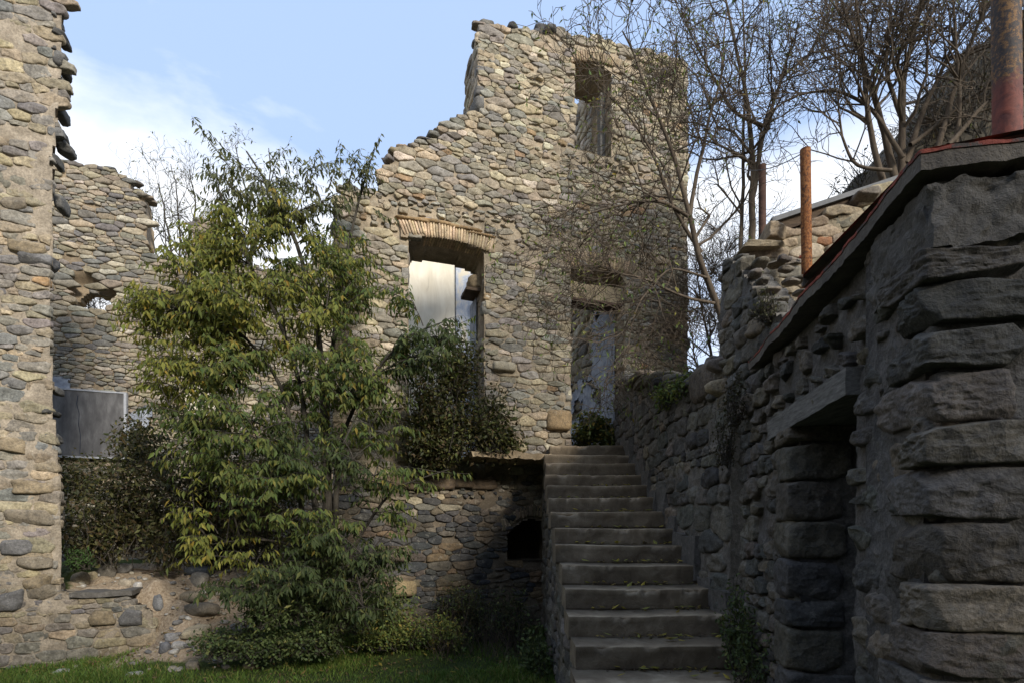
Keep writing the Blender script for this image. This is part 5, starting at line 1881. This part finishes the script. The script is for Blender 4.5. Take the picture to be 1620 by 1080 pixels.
def ground_at(px, py):
    """where the line of sight through an image point meets the ground"""
    Y = np.arange(4.8, 12, .02)
    X, Z = (px - CX) / FX * Y, CAMZ + (HZ - py) / FX * Y
    i = np.where(Z <= ground_h(X, Y))[0]
    return at(px, py, Y[i[0]] if len(i) else 8)


named = [((315, 908), 42, 18, (.06, .065, .07), 'dark grey flat boulder below the thicket, largest on the bank'), ((304, 948), 40, 17, (.25, .205, .14), 'smooth tan oval stone on the bank right of the path'),
         ((320, 968), 52, 20, (.17, .145, .11), 'brown flat stone half buried under the tan oval stone'), ((312, 1003), 44, 17, (.33, .28, .19), 'pale angular slab at the foot of the earth path'),
         ((170, 908), 28, 20, (.15, .135, .11), 'rounded brown stone behind the foundation ledge'), ((188, 902), 38, 14, (.19, .18, .165), 'grey flat stone next to the rounded brown one'),
         ((146, 914), 16, 14, (.36, .30, .19), 'cream upright stone at the top of the bank'), ((128, 920), 26, 20, (.2, .17, .12), 'buried tan block beside the left wall'),
         ((202, 925), 24, 13, (.27, .23, .17), 'light flat stone on the earth above the ledge'), ((218, 928), 14, 11, (.42, .40, .36), 'small white stone on the earth above the ledge'),
         ((316, 922), 30, 22, (.21, .19, .155), 'leaning grey stone right of the dark boulder'), ((272, 1010), 20, 12, (.24, .235, .23), 'grey stone on the spilled earth'),
         ((284, 1022), 22, 10, (.38, .36, .33), 'whitish flat stone on the spilled earth'), ((261, 1028), 18, 17, (.12, .12, .125), 'dark pointed stone on the spilled earth'),
         ((362, 940), 26, 18, (.1, .098, .095), 'dark stone under the lowest tree branches'), ((384, 1002), 30, 16, (.16, .145, .12), 'brown stone in the nettles before the tree'),
         ((97, 1066), 24, 9, (.36, .35, .33), 'pale flat stone in the grass, leftmost'), ((212, 1068), 24, 8, (.34, .33, .3), 'pale thin stone in the grass below the path'),
         ((396, 1056), 24, 11, (.25, .21, .14), 'tan stone in the grass in front of the nettles'), ((484, 1032), 16, 12, (.33, .33, .32), 'light grey stone in the grass before the tree'),
         ((305, 1056), 20, 14, (.15, .13, .1), 'brown stone in the grass below the earth path'), ((250, 958), 16, 22, (.17, .17, .17), 'upright grey stone leaning on the end of the foundation')]
for k, ((x, y), w, h, c, lab) in enumerate(named):
    p = ground_at(x, y)
    s_ = FX / p[1]
    mb = MB()
    a = rng.uniform(-.5, .5)
    stone(mb, (0, 0, 0), (w / s_, w / s_ * rng.uniform(.6, .9), h / s_ * 1.15), (math.cos(a), math.sin(a), 0), (-math.sin(a), math.cos(a), 0), m=3, noise=.13, col=c, seed=700 + k, res=(24, 16), facet=.65)
    o = mb.build('field_stone', M['rock'])
    o.location = (p[0], p[1], p[2] + h / s_ * .22)
    o.rotation_euler = (rng.normal(0, .12), rng.normal(0, .15), 0)
    tag(o, lab, 'stone', RUB)
protos = []
for k in range(4):
    mb = MB()
    stone(mb, (0, 0, 0), (.1, .075, .05), m=3, noise=.15, col=[(.3, .27, .21), (.2, .185, .16), (.38, .36, .32), (.15, .145, .14)][k], seed=800 + k, res=(14, 9), facet=.6)
    protos.append(mb.build('pebble', M['rock']))
placed = 0
rs = np.random.default_rng(66)
while placed < 190:
    x, y = rs.uniform(120, 420), rs.uniform(905, 1062)
    p = ground_at(x, y)
    s, u = facade_su(p[0], p[1])
    if (u < -4.6 and -.1 < s < .35) or (y > 1035 and rs.uniform() > .2):
        continue
    o = protos[placed] if placed < 4 else protos[placed % 4].copy()
    if placed >= 4:
        COL.objects.link(o)
    o.location = (p[0], p[1], ground_h(p[0], p[1]) + .008)
    o.rotation_euler = (rs.normal(0, .2), rs.normal(0, .2), rs.uniform(0, 6.28))
    f = rs.uniform(.2, 1.0) ** 1.4 * 1.25
    o.scale = (f, f, f)
    tag(o, 'pebble sized stone among many scattered over the earth bank and path', 'stone', SMALL)
    placed += 1
# loose stones left on the wall head
for k, ((x, y), w, h, lab) in enumerate((((774, 27), 30, 15, 'grey stone perched on the top left corner of the house front'), ((816, 31), 22, 12, 'single dark stone on the wall head right of the corner stone'),
                                         ((868, 38), 42, 22, 'large dark angular stone on the wall head left of the window'), ((872, 47), 26, 15, 'smaller dark stone under the angular one on the wall head'), ((896, 46), 22, 11, 'dark stone at the right end of the wall head pile'))):
    u, v = fa(x, y)
    mb = MB()
    stone(mb, (0, 0, 0), (w / 125, .26, h / 118), FA[1], FA[3], FA[2], m=3, noise=.12, col=(.085, .083, .08) if k else (.15, .14, .12), seed=900 + k, res=(24, 16), facet=.7)
    o = mb.build('loose_stone', M['rock'])
    o.location = P3(FA, u, v, -.2 if k != 3 else -.05)
    tag(o, lab, 'stone', 'loose stones on the wall head')

# ------------------------------------------------------------------ fallen leaves
def leaf_proto(c, seed):
    mb = MB()
    r = np.random.default_rng(seed)
    leaves(mb, np.array([[-.04, 0, 0]]), np.array([[1., 0, .05]]), np.array([[0, 0, 1.]]), [.085], [.036], np.array([c]), -.25, -.12)
    return mb.build('fallen_leaf', M['leaf'], smooth=False)


lps = [leaf_proto(c, i) for i, c in enumerate(((.34, .27, .06), (.42, .33, .06), (.22, .16, .05), (.26, .25, .07)))]
rl = np.random.default_rng(17)
cnt = 0
for k in range(1, 14):
    y, z = STEPS[k]
    for j in range(int(rl.integers(9, 16)) if k > 3 else 4):
        o = lps[cnt] if cnt < 4 else lps[int(rl.integers(4))].copy()
        if cnt >= 4:
            COL.objects.link(o)
        x = XL + .1 + (XR - XL - .2) * rl.uniform() ** .75
        o.location = (x, y + TRD - rl.uniform(.01, .07) if rl.uniform() < .8 else y + rl.uniform(.05, .3), z + .014 + rl.uniform(0, .012))
        o.rotation_euler = (rl.normal(0, .18), rl.normal(0, .16), rl.uniform(0, 6.28))
        f = rl.uniform(.6, 1.15)
        o.scale = (f, f, f)
        tag(o, 'curled yellow leaf fallen at the back of a concrete step', 'leaf', 'yellow leaves fallen on the steps')
        cnt += 1
for j in range(26):
    px, py = rl.uniform(330, 830), rl.uniform(1015, 1070)
    p = ground_at(px, py)
    o = lps[int(rl.integers(4))].copy()
    COL.objects.link(o)
    o.location = (p[0], p[1], ground_h(p[0], p[1]) + .035)
    o.rotation_euler = (rl.normal(0, .4), rl.normal(0, .4), rl.uniform(0, 6.28))
    tag(o, 'small yellow leaf fallen on the grass at the foot of the tree', 'leaf', 'leaves fallen on the grass')

# wire between the rusty post and the trees
mb = MB()
w0, w1 = at(1274, 240, 3.95), at(1160, 262, 6.9)
t = np.linspace(0, 1, 14)[:, None]
wp = w0 * (1 - t) + w1 * t - np.array([0, 0, .1]) * (4 * t * (1 - t))
tubes(mb, [(wp, np.full(14, .004))], 5)
tag(mb.build('wire', M['wire']), 'thin slack wire from the top of the orange rusty post to the trees', 'wire')
# dead sticks at the foot of the thicket
for k, ((xa, ya), (xb, yb)) in enumerate((((205, 903), (285, 912)), ((225, 908), (300, 905)))):
    a, b = ground_at(xa, ya), ground_at(xb, yb)
    mb = MB()
    tubes(mb, [(smooth_path([a + [0, 0, .03], (a + b) / 2 + [0, 0, .05], b + [0, 0, .03]], 8), np.linspace(.012, .007, 8))], 6)
    tag(mb.build('dead_stick', M['oldwood']), ['long reddish stick lying at the foot of the bramble thicket', 'shorter stick crossing the long one below the thicket'][k], 'stick')

# ------------------------------------------------------------------ the house across the lane, behind the camera: it shades the steps and the shed
HOUSE = empty('village_house', (3, -9, 0), 'plain rendered village house across the lane, behind the viewpoint', 'house')
HF = frame((0, -5.2, 0), 180.0)      # faces the lane
mb = MB()
hb = (-9.5, 6.5, -.1, 7.0)
box(mb, (np.array([0, -9.2, 0]), np.array([1., 0, 0]), np.array([0, 0, 1.]), np.array([0, -1., 0])), hb[0], hb[1], hb[2], hb[3], -4, 4, (1, 1, 1))
mb.build('wall', M['flat'], HOUSE)
mb = MB()
V = []
for x in (hb[0] - .4, hb[1] + .4):
    V += [(x, -4.8, 6.95), (x, -9.2, 8.6), (x, -13.6, 6.95), (x, -13.6, 7.12), (x, -9.2, 8.8), (x, -4.8, 7.12)]
mb.add(V, [[0, 6, 7, 1], [1, 7, 8, 2], [2, 8, 9, 3], [3, 9, 10, 4], [4, 10, 11, 5], [5, 11, 6, 0], [0, 1, 4, 5], [1, 2, 3, 4], [6, 11, 10, 7], [7, 10, 9, 8]])
mb.build('roof', M['tile'], HOUSE, smooth=False)
for x in (-7.5, -4, -.5, 3.):
    for z in (1.0, 4.0):
        mb = MB()
        box(mb, WORLD, x, x + 1.0, z, z + 1.4, 5.15, 5.19, (1, 1, 1))
        fr_ = mb.build('window', M['wood'], HOUSE)
        mb = MB()
        box(mb, WORLD, x + .08, x + .92, z + .08, z + 1.32, 5.10, 5.149, (1, 1, 1))
        mb.build('pane', M['glass'], fr_)

# unseen building added on the left to cut the sky light on the shed
H2 = empty('sky_blocker', (-11.5, -2, 0), 'unseen low building added on the left to block sky light from the shed', 'sky_blocker')
mb = MB()
box(mb, WORLD, -14.5, -9.2, -.1, 5.0, -4.2, 9.0, (1, 1, 1))
mb.build('wall', M['flat'], H2)
mb = MB()
V = []
for y in (-9.3, 4.5):
    V += [(-8.9, y, 4.95), (-11.8, y, 6.7), (-14.8, y, 4.95), (-14.8, y, 5.1), (-11.8, y, 6.9), (-8.9, y, 5.1)]
mb.add(V, [[0, 6, 7, 1], [1, 7, 8, 2], [2, 8, 9, 3], [3, 9, 10, 4], [4, 10, 11, 5], [5, 11, 6, 0], [0, 1, 4, 5], [1, 2, 3, 4], [6, 11, 10, 7], [7, 10, 9, 8]])
mb.build('roof', M['tile'], H2, smooth=False)
